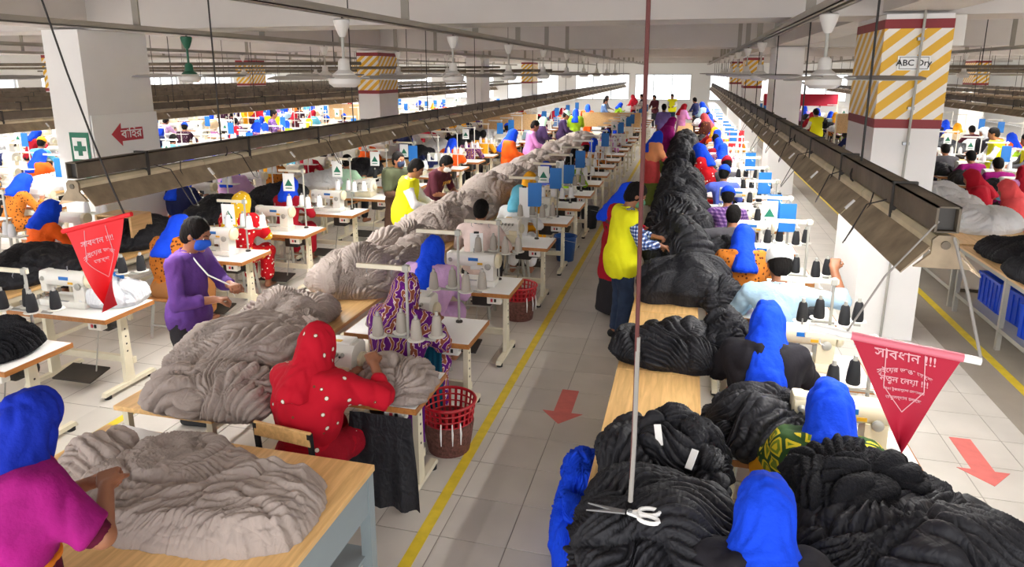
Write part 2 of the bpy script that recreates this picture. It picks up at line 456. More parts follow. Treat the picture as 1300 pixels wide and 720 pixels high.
for nm, xw, lab in (('wall_left', XL - 0.25, 'white left side wall with windows'), ('wall_right', XR, 'white right side wall with windows')):
    mb = MB(); ys = YB; wins = [(a, a + 3.6) for a in (0.5, 5.2, 9.9, 14.6, 19.3, 24, 28.7, 33.4, 38.1)]
    for a, b in wins:
        mb.b2(xw, xw + .25, ys, a, 0, CEIL); mb.b2(xw, xw + .25, a, b, 0, 1.0); mb.b2(xw, xw + .25, a, b, 2.7, CEIL); ys = b
    mb.b2(xw, xw + .25, ys, YF, 0, CEIL)
    struct(mb.build(nm, 'wall_paint'), lab)
    for a, b in wins: window(a, b, xw, along='y')

# pillars
def stripe_mat(name, sy):
    m = bpy.data.materials.new(name); m.use_nodes = True; nt = m.node_tree; b = nt.nodes['Principled BSDF']; b.inputs['Roughness'].default_value = 0.5
    geo = nt.nodes.new('ShaderNodeNewGeometry'); dt = nt.nodes.new('ShaderNodeVectorMath'); dt.operation = 'DOT_PRODUCT'
    dt.inputs[1].default_value = (-1, sy, 1.15); nt.links.new(geo.outputs['Position'], dt.inputs[0])
    a = nt.nodes.new('ShaderNodeMath'); a.operation = 'MULTIPLY'; a.inputs[1].default_value = 4.3; nt.links.new(dt.outputs['Value'], a.inputs[0])
    f = nt.nodes.new('ShaderNodeMath'); f.operation = 'FRACT'; nt.links.new(a.outputs[0], f.inputs[0])
    r = nt.nodes.new('ShaderNodeValToRGB'); r.color_ramp.interpolation = 'CONSTANT'
    r.color_ramp.elements[0].color = (*srgb(226, 174, 38), 1); r.color_ramp.elements[1].position = 0.54; r.color_ramp.elements[1].color = (*srgb(236, 230, 220), 1)
    nt.links.new(f.outputs[0], r.inputs[0]); nt.links.new(r.outputs[0], b.inputs['Base Color']); M[name] = m
stripe_mat('hazard_right', 1.0); stripe_mat('hazard_left', -1.0)
plain = {(-8.25, 8.3), (2.13, 17.5), (-8.25, 26.7)}
pillars = {}
for x in PX:
    for y in PY:
        p = struct(MB().b2(x - .3, x + .3, y - .6, y + .6, 0, BEAM).build('pillar', 'white_paint'), 'white rectangular concrete pillar')
        pillars[(x, y)] = p
        if (x, y) not in plain:
            e = 0.006
            MB().b2(x - .3 - e, x + .3 + e, y - .6 - e, y + .6 + e, 2.34, 3.22).build('stripe_band', 'hazard_right' if x > 0 else 'hazard_left', p)
            for z in (2.25, 3.22): MB().b2(x - .3 - e, x + .3 + e, y - .6 - e, y + .6 + e, z, z + .09).build('border_band', 'band_maroon', p)
def on_face(me, name, m, parent, loc, face):
    """flat lettering mesh placed on a wall face: '-y' or '+x' or '-x'"""
    o = link(name, me, parent); me.materials.clear(); me.materials.append(M[m])
    o.rotation_euler = {'-y': (PI / 2, 0, 0), '+x': (PI / 2, 0, PI / 2), '-x': (PI / 2, 0, -PI / 2)}[face]; o.location = loc
    return o
# plate on the near striped pillar
y0 = 7.7 - 0.007
sg = tag(MB().b2(1.97, 2.26, y0 - .012, y0, 2.82, 2.96).build('sign_plate', 'paper'), 'small white plate lettered ABC Dry on the striped pillar', 'sign')
MB().b2(1.985, 2.245, y0 - .014, y0 - .011, 2.832, 2.948).build('plate_border', 'ink', sg)
MB().b2(1.99, 2.24, y0 - .016, y0 - .012, 2.837, 2.943).build('plate_face', 'paper', sg)
on_face(text_mesh('ABC Dry', 0.083, bold=0.0008), 'lettering', 'ink', sg, (2.115, y0 - .017, 2.89), '-y')
cd = thing('conduit', 'thin grey conduit pipe running down the striped pillar', 'pipe', (2.1, y0 - .02, 0))
MB().cyl((0.06, -.012, 3.42), (0.015, -.012, 0), .013, n=8).build('pipe', 'dull_steel', cd, True)
for z in (2.1, 2.45, 3.12): MB().box((0.02 + .018 * (z - 1.5), 0, z), (.06, .03, .03)).build('clamp', 'steel', cd)
tag(MB().rbox((2.495, 7.80, 3.2), (.12, .1, .3), .012).build('switch_box', 'fan_white'), 'pale switch box fixed beside the striped pillar top', 'switch box')

# first aid sign and exit arrow on the left pillar
e = 7.7 - 0.008
fa = tag(MB().b2(-8.31, -7.99, e - .006, e + .002, 1.36, 1.99).build('first_aid_sign', 'sign_green'), 'green first aid sign with white cross panel on the pillar', 'sign')
MB().rbox((-8.15, e - .007, 1.77), (.24, .004, .30), .03).build('cross_panel', 'paper', fa)
MB().prism([(-8.15 + a, 1.77 + b) for a, b in ((-.035, -.1), (.035, -.1), (.035, -.035), (.1, -.035), (.1, .035), (.035, .035), (.035, .1), (-.035, .1), (-.035, .035), (-.1, .035), (-.1, -.035), (-.035, -.035))], e - .013, e - .008, 'y').build('green_cross', 'sign_green', fa)
on_face(text_mesh('FIRST AID BOX', 0.04, bold=0.0006), 'lettering', 'paper', fa, (-8.15, e - .009, 1.54), '-y')
xb = -7.95 + .005
wb = tag(MB().b2(xb, xb + .02, 7.72, 8.92, .55, 2.22).build('white_board', 'paper'), 'plain white board on the pillar carrying a red arrow', 'board')
ar = tag(MB().prism([(8.02, 1.94), (8.2, 2.09), (8.2, 2.01), (8.6, 2.01), (8.6, 1.83), (8.2, 1.83), (8.2, 1.76)], xb + .02, xb + .024, 'x').build('exit_arrow_sign', 'sign_red'), 'red arrow sign with white Bengali lettering pointing left', 'sign')
on_face(text_mesh('বািহর', 0.17, bold=0.002), 'lettering', 'paper', ar, (xb + .027, 8.38, 1.925), '+x')

# ------------------------------------------------------------------ lamp rails
RZ = 2.1
def lamp_rail(x, y0, y1, label, near=True, seg=1.25, z=RZ, light=True):
    t = thing('lamp_rail', label, 'light fixture', (x, y0, z), 0, 'hanging lamp rails'); L = y1 - y0
    tr = MB()
    tr.b2(-.04, .04, 0, L, .05, .055); tr.b2(-.046, -.036, 0, L, .05, .16); tr.b2(.036, .046, 0, L, .05, .16); tr.b2(-.046, .046, 0, L, .153, .16)
    tr.build('cable_tray', 'tray_metal', t)
    n = int(L / seg)
    ridge = [(-.05, -.03), (-.05, .012), (-.03, .034), (.03, .034), (.05, .012), (.05, -.03)]
    half = [(.048, -.02), (.15, -.135), (.153, -.13), (.052, -.012)]
    me1 = MB().prism(ridge, 0.006, seg - 0.006, 'y').mesh('lamp_housing', 'housing_metal')
    rf = MB(); rf.prism(half, 0.004, seg - 0.004, 'y'); rf.prism([(-a, b) for a, b in half][::-1], 0.004, seg - 0.004, 'y')
    me2 = rf.mesh('reflector', 'reflector_metal')
    me3 = MB().cyl((0, .03, -.05), (0, seg - .03, -.05), .014, n=8).mesh('tube', 'tube_glass', True)
    sgn = -1 if x > 0 else 1
    me4 = MB().box((sgn * .105, 0, -.066), (.07, .022, .012), R=Matrix.Rotation(.84 * sgn, 3, 'Y')).mesh('joint_clip', 'clip_white')
    br = MB(); br.b2(-.056, -.048, -.012, .012, -.01, .172); br.b2(.048, .056, -.012, .012, -.01, .172); br.b2(-.056, .056, -.012, .012, .162, .172); br.b2(-.05, .05, -.012, .012, .025, .045)
    me5 = br.mesh('bracket', 'dark_metal')
    me6 = MB().cyl((0, 0, .14), (0, 0, CEIL - z), .007, n=6).mesh('hanger_rod', 'cable_black')
    rg = MB(); rg.tube([(.055 * math.cos(a), 0, .075 + .06 * math.sin(a)) for a in np.linspace(0, 2 * PI, 13)[:-1]], .006, 5, True); me7 = rg.mesh('cable_loop', 'cable_black')
    for i in range(n):
        if not near and i > 24: break
        link('lamp_housing', me1, t, (0, i * seg, 0)); link('reflector', me2, t, (0, i * seg, 0)); link('tube', me3, t, (0, i * seg, 0))
        link('joint_clip', me4, t, (0, i * seg + seg, 0))
        link('bracket', me5, t, (0, i * seg + .62, 0))
        if i % 2 == 1: link('hanger_rod', me6, t, (0, i * seg + .3, 0)); link('cable_loop', me7, t, (0, i * seg + .3, 0))
    if near:
        MB().prism([(-.05, -.04), (-.05, .02), (-.03, .04), (.03, .04), (.05, .02), (.05, -.04), (.11, -.10), (-.11, -.10)], -.012, 0.004, 'y').build('end_cap', 'reflector_metal', t)
        MB().b2(-.034, .034, .03, .05, .057, .152).build('tray_plug', 'dark_metal', t)
        MB().cyl((0, -.018, 0), (0, -.012, 0), .018, n=12).build('cap_screw', 'tray_metal', t, True)
        rr = random.Random(int(x * 10))
        for k in range(8):
            yy = 0.5 + k * 1.1 + rr.random() * .4; s = -1 if x > 0 else 1; a = .08 + .14 * rr.random()
            MB().tube([(s * .04, yy, .06), (s * (.07 + a * .4), yy + .05, .02), (s * (.06 + a), yy + .12, -.06 - a), (s * (.05 + a), yy + .2, -.09 - a), (s * .06, yy + .26, -.02), (s * .035, yy + .3, .06)], .004, 5).build('loose_wire', 'cable_black', t)
    if light:
        ld = bpy.data.lights.new('tube_light', 'AREA'); ld.shape = 'RECTANGLE'; ld.size = 0.06; ld.size_y = L; ld.energy = RAIL_POWER * L; ld.color = (1.0, 0.985, 0.95)
        lo = bpy.data.objects.new('tube_light', ld); COL.objects.link(lo); lo.parent = t; lo.location = (0, L / 2, -.068)
    return t
lamp_rail(1.06, 3.12, 36.9, 'dusty brown lamp rail hanging over the black heap line, near end at the right')
lamp_rail(-4.0, 3.68, 44.8, 'dusty brown lamp rail over the passage, with the red pennant at its near end', z=2.05)
for x in (-9.4, -12.0, -14.7, -17.4, -20, -23.5): lamp_rail(x, 2.0, 44.5, {-9.4: 'beige lamp rail hanging in front of the first aid pillar', -12.0: 'beige lamp rail just behind the first aid pillar'}.get(x, 'beige lamp rail hanging far left, %s beyond the first aid pillar' % ORD[[-14.7, -17.4, -20, -23.5].index(x) + 1] if x < -13 else ''), False)
for x in (6.3, 9.2, 12.0): lamp_rail(x, 4.0, 44.0, {6.3: 'lamp rail over the second line on the right', 9.2: 'lamp rail hanging far to the right', 12.0: 'lamp rail farthest to the right'}[x], False)
for x in (-2.6, 1.6): lamp_rail(x, -2.9, 0.35, 'added unseen lamp rail behind the camera on the left' if x < 0 else 'added unseen lamp rail behind the camera on the right', False, z=2.75)  # unseen fill rails, added to brighten the floor and tables nearest the camera

# ------------------------------------------------------------------ fan rails and ceiling fans
def fan_rail(x, y0, y1, label, z=3.24):
    t = thing('fan_rail', label, 'rail', (x, y0, z), 0, 'steel fan rails'); L = y1 - y0
    c = MB(); c.b2(-.06, .06, 0, L, .05, .06); c.b2(-.06, -.05, 0, L, 0, .05); c.b2(.05, .06, 0, L, 0, .05); c.b2(-.06, -.02, 0, L, 0, .008); c.b2(.02, .06, 0, L, 0, .008)
    c.build('channel', 'channel_grey', t)
    hm = MB().b2(-.04, .04, -.01, .01, .06, CEIL - z).mesh('hanger_strap', 'channel_grey')
    for i in range(int(L / 2.3)): link('hanger_strap', hm, t, (0, .9 + i * 2.3, 0))
    return t
def blade_mesh():
    """a long flat blade, rounded tip, pitched"""
    up = []; n = 10
    pts = [(.15, .045), (.2, .06), (.4, .075), (.55, .07), (.68, .05), (.70, .0)]
    out = [(a, b) for a, b in pts] + [(a, -b) for a, b in pts[-2::-1]]
    vs = []; 
    for s in (0.0025, -0.0025):
        for a, b in out: vs.append((a, b, s + b * .22))
    n = len(out)
    return vs, [tuple(range(n)), tuple(range(2 * n - 1, n - 1, -1))] + [(i, n + i, n + (i + 1) % n, (i + 1) % n) for i in range(n)]
bl = MB(); bl.add(*blade_mesh()); blade = bl.mesh('blade', 'blade_grey')
can = MB().lathe([(0, 0), (.022, 0), (.035, .02), (.06, .09), (.068, .13), (.055, .14), (0, .14)], n=20).mesh('canopy', 'fan_white', True)
def make_fan(x, y, label, rot=0.0, green=False, ztop=3.23, drop=.42):
    t = thing('ceiling_fan', label, 'fan', (x, y, ztop), 0, 'ceiling fans'); g = 'fan_green' if green else 'fan_white'
    c = link('canopy', can, t, (0, 0, -.15))
    if green: c.material_slots[0].link = 'OBJECT'; c.material_slots[0].material = M[g]
    MB().tube([(0, 0, 0), (.03, 0, -.02), (.03, 0, -.05), (0, 0, -.07)], .008, 6).build('hook', 'dark_metal', t)
    MB().cyl((0, 0, -.1), (0, 0, -drop + .1), .013, n=8).build('rod', 'dull_steel' if not green else g, t, True)
    MB().lathe([(0, -.1), (.03, -.1), (.085, -.095), (.088, -.06), (.05, -.03), (.045, .04), (.03, .06), (0, .06)], (0, 0, -drop + .04), 20).build('bell_cover', g, t, True)
    MB().lathe([(0, -.10), (.09, -.098), (.125, -.07), (.13, -.03), (.09, 0), (0, 0)], (0, 0, -drop - .03), 24).build('motor', 'fan_white', t, True)
    for k in range(3):
        o = link('blade', blade, t, (0, 0, -drop - .05)); o.rotation_euler = (0, 0, rot + k * 2 * PI / 3)
        a = MB(); a.add([(.1, -.02, -.004), (.1, .02, -.004), (.22, .02, .0), (.22, -.02, -.0), (.1, -.02, .004), (.1, .02, .004), (.22, .02, .008), (.22, -.02, .008)], [(0, 3, 2, 1), (4, 5, 6, 7), (0, 1, 5, 4), (2, 3, 7, 6), (0, 4, 7, 3), (1, 2, 6, 5)])
        ao = a.build('blade_arm', 'dull_steel', t, loc=(0, 0, -drop - .052)); ao.rotation_euler = (0, 0, rot + k * 2 * PI / 3)
fan_rail(-2.75, 1.0, 44, 'steel fan rail over the grey heap line')
fan_rail(0.95, 1.0, 44, 'steel fan rail over the black heap line')
fan_rail(-5.9, 1.0, 44, 'steel fan rail left of the grey heap line')
fan_rail(-11.0, 1.0, 44, 'steel fan rail beyond the first aid pillar')
fan_rail(6.0, 1.0, 44, 'steel fan rail over the second line on the right')
fan_rail(-15.5, 1.0, 44, 'steel fan rail far to the left')
k = 0
for i, y in enumerate((5.2, 7.9, 10.5, 13.1, 15.7, 18.3, 20.9, 23.5, 26.1)):
    make_fan(-2.75, y, ['white ceiling fan over the grey heap line, nearest one', 'white ceiling fan over the grey heap line, second from the camera', 'white ceiling fan over the grey heap line, third from the camera'][i] if i < 3 else 'small white ceiling fan over the grey heap line, %s from the camera' % ORD[i], rot=.1 + i * .7)
for i, y in enumerate((5.6, 10.6, 13.2, 15.8, 18.4, 21, 23.6)):
    make_fan(0.95, y, ['white ceiling fan right above the near end of the black heap line', 'white ceiling fan over the black heap line, second one'][i] if i < 2 else 'small white ceiling fan over the black heap line, %s from the camera' % ORD[i], rot=.06 + i * .5)
make_fan(-5.9, 7.25, 'ceiling fan with dark green rod covers near the first aid pillar', 0.2, True)
make_fan(-5.9, 4.45, 'grey ceiling fan at the upper left, partly out of the picture', 0.35)
for i, y in enumerate((10.5, 13.5, 16.5, 19.5)): make_fan(-5.9, y, 'small ceiling fan beyond the green one, %s on its rail' % ORD[i], .4 * i)
for i, y in enumerate((12, 15.5, 19, 22.5)): make_fan(-11.0, y, 'small ceiling fan beyond the first aid pillar, %s from the front' % ORD[i], .3 * i)
for i, y in enumerate((11.5, 14.5, 18)): make_fan(6.0, y, 'small ceiling fan with green cover over the second line on the right' if i == 0 else 'small ceiling fan far right over the second line, %s from the front' % ORD[i], .5 * i, i == 0)
# cross conduits under the ceiling
for i, (y, z) in enumerate(((11.0, 2.95), (14.2, 2.9), (20.0, 2.95), (23.0, 2.85), (28.0, 2.9), (32.0, 2.85), (38, 2.8))):
    for xa, xb2 in ((-26, -5.5), (4.5, 16)):
        t = thing('cross_conduit', 'thin steel conduit crossing under the beams, %s one back on the %s' % (ORD[i], 'left' if xa < 0 else 'right'), 'pipe', ((xa + xb2) / 2, y, z), 0, 'conduits crossing under the beams')
        h = (xb2 - xa) / 2
        MB().cyl((-h, 0, 0), (h, 0, 0), .03, n=8).build('pipe', 'tray_metal', t)
        for k in range(5): MB().cyl((-h + .5 + k * (2 * h - 1) / 4, 0, 0), (-h + .5 + k * (2 * h - 1) / 4, 0, CEIL - z), .008, n=5).build('hanger_rod', 'cable_black', t)
# ------------------------------------------------------------------ prototypes: sewing tables, machines, stands
PROTO_Z = -50     # prototypes are removed at the end
def proto(name, cat):
    return thing(name, 'prototype', cat, (0, 0, PROTO_Z))
protos = []
def done(p): protos.append(p); return index_kids(p)

TW, TD, TZ = 1.06, 0.56, 0.75
def make_table(W=TW, D=TD, topm='laminate', edgem='wood_edge', name='sewing_table'):
    t = proto(name, 'table')
    MB().rbox((0, 0, TZ - .02), (W - .012, D - .012, .04), .004).build('table_top', topm, t)
    e = MB()
    for sx in (-1, 1): e.box((sx * (W / 2 - .005), 0, TZ - .022), (.012, D, .038))
    for sy in (-1, 1): e.box((0, sy * (D / 2 - .005), TZ - .022), (W, .012, .038))
    e.build('edge_band', edgem, t)
    for sx in (-1, 1):
        x = sx * (W / 2 - .11)
        l = MB(); l.prism([(-.05, .05), (.05, .05), (.035, TZ - .04), (-.035, TZ - .04)], x - .02, x + .02, 'x')
        lg = l.build('leg', 'cream_steel', t)
        h = MB()
        for q in range(4): h.box((x + sx * .021, 0, .35 + q * .07), (.004, .014, .014))
        h.build('bolt_holes', 'dark_metal', lg)['kind'] = 'stuff'
        f = MB(); f.prism([(-.3, .03), (.3, .03), (.28, .065), (-.28, .065)], x - .025, x + .025, 'x'); ft = f.build('foot_bar', 'cream_steel', t)
        for sy in (-1, 1): MB().lathe([(.03, 0), (.032, .03), (.02, .035), (0, .035)], (x, sy * .25, 0), 10).build('rubber_foot', 'rubber', ft)
        MB().b2(x - .025, x + .025, -D / 2 + .06, D / 2 - .06, TZ - .075, TZ - .04).build('top_rail', 'cream_steel', t)
    MB().b2(-W / 2 + .1, W / 2 - .1, .06, .1, .2, .26).build('crossbar', 'cream_steel', t)
    MB().box((-.06, -.05, .1), (.42, .24, .015), R=Matrix.Rotation(.2, 3, 'X')).build('treadle', 'dark_metal', t)
    MB().cyl((.08, -.02, .12), (.13, .05, TZ - .1), .006, n=6).build('treadle_rod', 'dull_steel', t)
    m = MB(); m.rbox((.16, .08, TZ - .16), (.2, .16, .16), .02); m.cyl((.26, .08, TZ - .16), (.34, .08, TZ - .16), .06, n=14); m.build('motor', 'dark_metal', t, True)
    s = MB().rbox((.36, -.2, TZ - .085), (.14, .07, .08), .008).build('switch_box', 'machine_white', t)
    MB().box((.34, -.237, TZ - .085), (.02, .01, .03)).build('red_button', 'sign_red', s)
    MB().box((.375, -.237, TZ - .085), (.02, .01, .03)).build('black_button', 'ink', s)
    return done(t)
P_table = make_table()

def make_overlock():
    t = proto('overlock_machine', 'sewing machine'); w_ = 'machine_white'
    MB().rbox((0.0, .0, .05), (.30, .24, .10), .012).build('base', 'machine_cream', t, True)
    prof = [(-.10, .09), (-.115, .17), (-.09, .25), (-.05, .285), (.06, .29), (.1, .26), (.11, .09)]
    MB().prism(prof, -.075, .15, 'x').build('body', w_, t, True, 30)
    MB().rbox((.04, .0, .296), (.16, .12, .02), .008).build('top_cover', w_, t, True)
    MB().box((.02, -.04, .308), (.07, .03, .004)).build('label_strip', 'stripe_yellow', t)
    MB().prism([(-.09, .17), (-.10, .235), (-.05, .275), (.05, .275), (.06, .17)], -.15, -.07, 'x').build('head', w_, t, True, 30)
    MB().rbox((-.16, -.01, .112), (.13, .18, .022), .006).build('cloth_plate', 'steel', t, True)
    MB().cyl((-.12, -.03, .12), (-.12, -.03, .19), .007, n=8).build('needle_bar', 'steel', t)
    MB().box((-.12, -.05, .124), (.03, .06, .008)).build('presser_foot', 'steel', t)
    for k in range(4):
        kn = MB().lathe([(0, -.02), (.014, -.02), (.016, 0), (.012, .012), (0, .016)], (-.05 + k * .045, -.118, .235), 10, Matrix.Rotation(PI / 2, 3, 'X')).build('tension_knob', 'dull_steel', t, True)
        MB().cyl((-.05 + k * .045, -.137, .235), (-.05 + k * .045, -.143, .235), .007, n=8).build('knob_cap', 'rubber', kn)
    th = MB()
    for k in range(4): th.tube([(-.05 + k * .045, -.135, .225), (-.06 + k * .03, -.14, .17), (-.09 + k * .012, -.11, .13)], .0018, 4)
    th.build('threads', 'thread_grey', t)['kind'] = 'stuff'
    MB().lathe([(0, 0), (.05, 0), (.058, .01), (.058, .03), (.045, .04), (.02, .05), (0, .05)], (.15, .02, .16), 18, Matrix.Rotation(PI / 2, 3, 'Y')).build('handwheel', 'machine_cream', t, True)
    MB().rbox((.09, -.125, .13), (.10, .02, .06), .006).build('front_cover', 'machine_cream', t, True)
    return done(t)
P_over = make_overlock()

def make_lock(body='machine_white'):
    t = proto('lockstitch_machine', 'sewing machine')
    MB().rbox((0, 0, .03), (.50, .18, .06), .01).build('bed', body, t, True)
    MB().prism([(-.065, .05), (-.065, .2), (.065, .2), (.065, .05)], .12, .235, 'x').build('column', body, t, True)
    a = []
    for k in range(12):
        q = 2 * PI * k / 12; a.append((.066 * math.copysign(abs(math.cos(q)) ** .7, math.cos(q)), .25 + .068 * math.copysign(abs(math.sin(q)) ** .7, math.sin(q))))
    MB().prism(a, -.24, .24, 'x').build('arm', body, t, True, 50)
    MB().rbox((-.215, 0, .22), (.075, .115, .2), .02).build('head', body, t, True)
    MB().cyl((-.215, 0, .065), (-.215, 0, .14), .008, n=8).build('needle_bar', 'steel', t)
    MB().box((-.215, -.01, .066), (.025, .05, .01)).build('presser_foot', 'steel', t)
    MB().lathe([(0, 0), (.065, 0), (.075, .01), (.075, .03), (.06, .045), (0, .045)], (.245, 0, .25), 20, Matrix.Rotation(PI / 2, 3, 'Y')).build('handwheel', 'machine_cream', t, True)
    MB().lathe([(0, 0), (.018, 0), (.022, .012), (.01, .03), (0, .03)], (-.205, -.055, .25), 12, Matrix.Rotation(PI / 2, 3, 'X')).build('tension_dial', 'dull_steel', t, True)
    MB().lathe([(0, 0), (.03, 0), (.032, .012), (.02, .02), (0, .02)], (.18, -.064, .2), 14, Matrix.Rotation(PI / 2, 3, 'X')).build('stitch_dial', 'dull_steel', t, True)
    MB().box((.03, -.064, .265), (.1, .008, .03)).build('name_plate', 'blue_plastic', t)
    MB().box((.1, -.066, .225), (.05, .006, .02)).build('label_strip', 'stripe_yellow', t)
    MB().cyl((.02, .0, .31), (.02, 0, .36), .005, n=6).build('thread_pin', 'steel', t)
    MB().box((.02, -.08, .0605), (.10, .02, .004)).build('slide_plate', 'steel', t)
    return done(t)
P_lock = make_lock(); P_lockc = make_lock('machine_cream')

def make_stand(bars=True, H=.80):
    """thread stand clamped on a table: origin at the table top"""
    t = proto('thread_stand', 'thread stand')
    MB().cyl((0, 0, 0), (0, 0, H), .011, n=8).build('pole', 'dull_steel', t, True)
    MB().lathe([(.03, 0), (.03, .012), (.014, .02), (0, .02)], (0, 0, 0), 10).build('flange', 'dark_metal', t)
    MB().bar((.03, 0, H - .03), (-.36, 0, H - .03), .022, .03).build('top_bar', 'cream_steel', t)
    MB().rbox((0, 0, H - .03), (.045, .04, .05), .006).build('clamp', 'dull_steel', t)
    for sy in (0,):
        MB().bar((-.22, 0, .28), (.2, 0, .28), .02, .014).build('spool_bar', 'dull_steel', t)
    for k, (x, y) in enumerate(((-.2, -.05), (-.07, .05), (.08, -.05), (.19, .05))):
        p = MB().lathe([(0, 0), (.058, 0), (.062, .006), (.05, .008), (0, .008)], (x, y, .288), 16).build('spool_plate', 'machine_white', t, True)
        MB().cyl((x, y, .29), (x, y, .40), .004, n=5).build('spool_pin', 'steel', p)
        MB().bar((x, 0, .284), (x, y, .284), .012, .008).build('plate_arm', 'dull_steel', t)
    for s in (-.1, -.28): MB().tube([(s, 0, H - .03), (s, -.02, H - .07), (s + .02, -.03, H - .08)], .003, 4).build('thread_hook', 'steel', t)
    return done(t)
P_stand = make_stand()
P_stand_low = make_stand(H=.62)
SPOTS = ((-.2, -.05), (-.07, .05), (.08, -.05), (.19, .05))
def make_cone(m, name='thread_cone'):
    t = proto(name, 'thread cone')
    MB().lathe([(0, 0), (.036, 0), (.040, .012), (.037, .06), (.028, .13), (.02, .142), (0, .142)], n=14).build('thread', m, t, True)
    MB().lathe([(0, .142), (.014, .142), (.011, .17), (0, .17)], n=10).build('core', 'dull_steel', t, True)
    return done(t)
P_cone = {c: make_cone('thread_' + c) for c in ('black', 'grey', 'white')}

def make_stool(back=False):
    t = proto('work_chair' if back else 'stool', 'chair' if back else 'stool')
    MB().rbox((0, 0, .44), (.36, .32, .03), .008).build('seat', 'wood_edge', t)
    for sx in (-1, 1):
        for sy in (-1, 1): MB().bar((sx * .13, sy * .11, .43), (sx * .17, sy * .15, 0), .03, .03).build('leg', 'dull_steel', t)
    for sy in (-1, 1): MB().bar((-.16, sy * .14, .15), (.16, sy * .14, .15), .018, .018).build('rung', 'dull_steel', t)
    if back:
        for sx in (-1, 1): MB().bar((sx * .19, -.16, .30), (sx * .19, -.20, .82), .025, .025).build('back_post', 'rubber', t)
        MB().rbox((0, -.20, .785), (.40, .02, .09), .006).build('backrest', 'wood_top', t)
    return done(t)
P_stool = make_stool(); P_chair = make_stool(True)

def make_blue_board():
    t = proto('blue_board', 'board')
    MB().rbox((0, 0, -.15), (.17, .012, .30), .004).build('panel', 'blue_plastic', t)
    MB().tube([(-.03, 0, 0), (-.015, .01, .03), (.015, .01, .03), (.03, 0, 0)], .003, 4).build('hook', 'steel', t)
    return done(t)
P_blue = make_blue_board()
def make_card():
    t = proto('notice_card', 'card')
    MB().box((0, 0, -.12), (.16, .003, .24)).build('sheet', 'paper', t)
    MB().prism([(-.055, -.17), (.055, -.17), (0, -.075)], -.005, -.0025, 'y').build('green_triangle', 'sign_green', t)
    MB().box((0, -.004, -.2), (.09, .002, .012)).build('print_line', 'sign_green', t)
    return done(t)
P_card = make_card()

def make_basket():
    """tall tapered lattice basket"""
    t = proto('plastic_basket', 'basket'); H = .40; R0, R1 = .145, .205; n = 26
    rad = lambda z: R0 + (R1 - R0) * z / H
    for z, rr, nm in ((H, .012, 'rim'), (H - .05, .007, 'hoop'), (.30, .006, 'hoop'), (.25, .006, 'hoop'), (.20, .006, 'hoop'), (.15, .006, 'hoop'), (.10, .006, 'hoop'), (.05, .006, 'hoop')):
        MB().tube([(rad(z) * math.cos(a), rad(z) * math.sin(a), z) for a in np.linspace(0, 2 * PI, 33)[:-1]], rr, 6, True).build(nm, 'basket_red', t, True)
    sm = MB().bar((R0, 0, .0), (R1, 0, H), .004, .02, up=(0, 1, 0)).mesh('slat', 'basket_red')
    for k in range(n):
        o = link('slat', sm, t); o.rotation_euler = (0, 0, 2 * PI * k / n)
    MB().lathe([(0, 0), (R0, 0), (R0 + .004, .012), (0, .012)], n=24).build('base', 'basket_red', t)
    net = MB(); prof = [(R0 + .012, .0), (rad(.1) + .014, .1), (rad(.23) + .014, .23), (rad(.25) + .006, .25), (rad(.23) + .006, .23), (R0 + .006, .006)]
    net.lathe(prof, n=28); net.build('net_wrap', 'net_cloth', t, True)
    for a in (-1.9, -1.5, -1.2): 
        x, y = (rad(.27) + .02) * math.cos(a), (rad(.27) + .02) * math.sin(a)
        MB().tube([(x, y, .3), (x * 1.05, y * 1.05, .22), (x * 1.03, y * 1.03, .13)], [.004, .008, .003], 5).build('white_tie', 'paper', t)
    return done(t)
cloth('net_cloth', (112, 74, 66), bump=1.0, bscale=60, var=.35, vscale=40)
P_basket = make_basket()
def make_bin(m, name='plastic_bin'):
    t = proto(name, 'bin')
    prof = [(0, .01), (.12, .01), (.13, .0), (.165, .36), (.18, .37), (.18, .385), (.16, .385), (.125, .02), (0, .02)]
    MB().lathe(prof, n=26).build('bucket', m, t, True)
    MB().tube([(.17 * math.cos(a), .17 * math.sin(a), .30 - .1 * math.sin(a * .5 + .2)) for a in np.linspace(-2.6, .2, 10)], .004, 5).build('handle', 'dull_steel', t)
    return done(t)
mat('bin_blue', srgb(30, 70, 130), .35); P_bin = make_bin('bin_blue'); P_bin_dark = make_bin('black_plastic')
def make_crate():
    t = proto('plastic_crate', 'crate'); W, D, H = .55, .36, .34
    o = MB(); th = .012
    for s in (-1, 1):
        o.prism([(-W / 2 + .03, 0), (W / 2 - .03, 0), (W / 2, H), (-W / 2, H)], s * (D / 2) - th / 2, s * (D / 2) + th / 2, 'y')
        o.prism([(-D / 2, 0), (D / 2, 0), (D / 2, H), (-D / 2, H)], s * (W / 2 - .012) - th / 2, s * (W / 2 - .012) + th / 2, 'x')
    o.b2(-W / 2 + .03, W / 2 - .03, -D / 2, D / 2, 0, .012); o.build('shell', 'crate_blue', t)
    r = MB(); r.b2(-W / 2 - .015, W / 2 + .015, -D / 2 - .015, -D / 2 + .01, H - .03, H); r.b2(-W / 2 - .015, W / 2 + .015, D / 2 - .01, D / 2 + .015, H - .03, H)
    r.b2(-W / 2 - .015, -W / 2 + .01, -D / 2, D / 2, H - .03, H); r.b2(W / 2 - .01, W / 2 + .015, -D / 2, D / 2, H - .03, H); r.build('rim', 'crate_blue', t)
    rm = MB().b2(-.006, .006, -.008, .008, .02, H - .03).mesh('rib', 'crate_blue')
    for s in (-1, 1):
        for k in range(5): link('rib', rm, t, (-.2 + k * .1, s * (D / 2 + .01), 0))
    return done(t)
P_crate = make_crate()
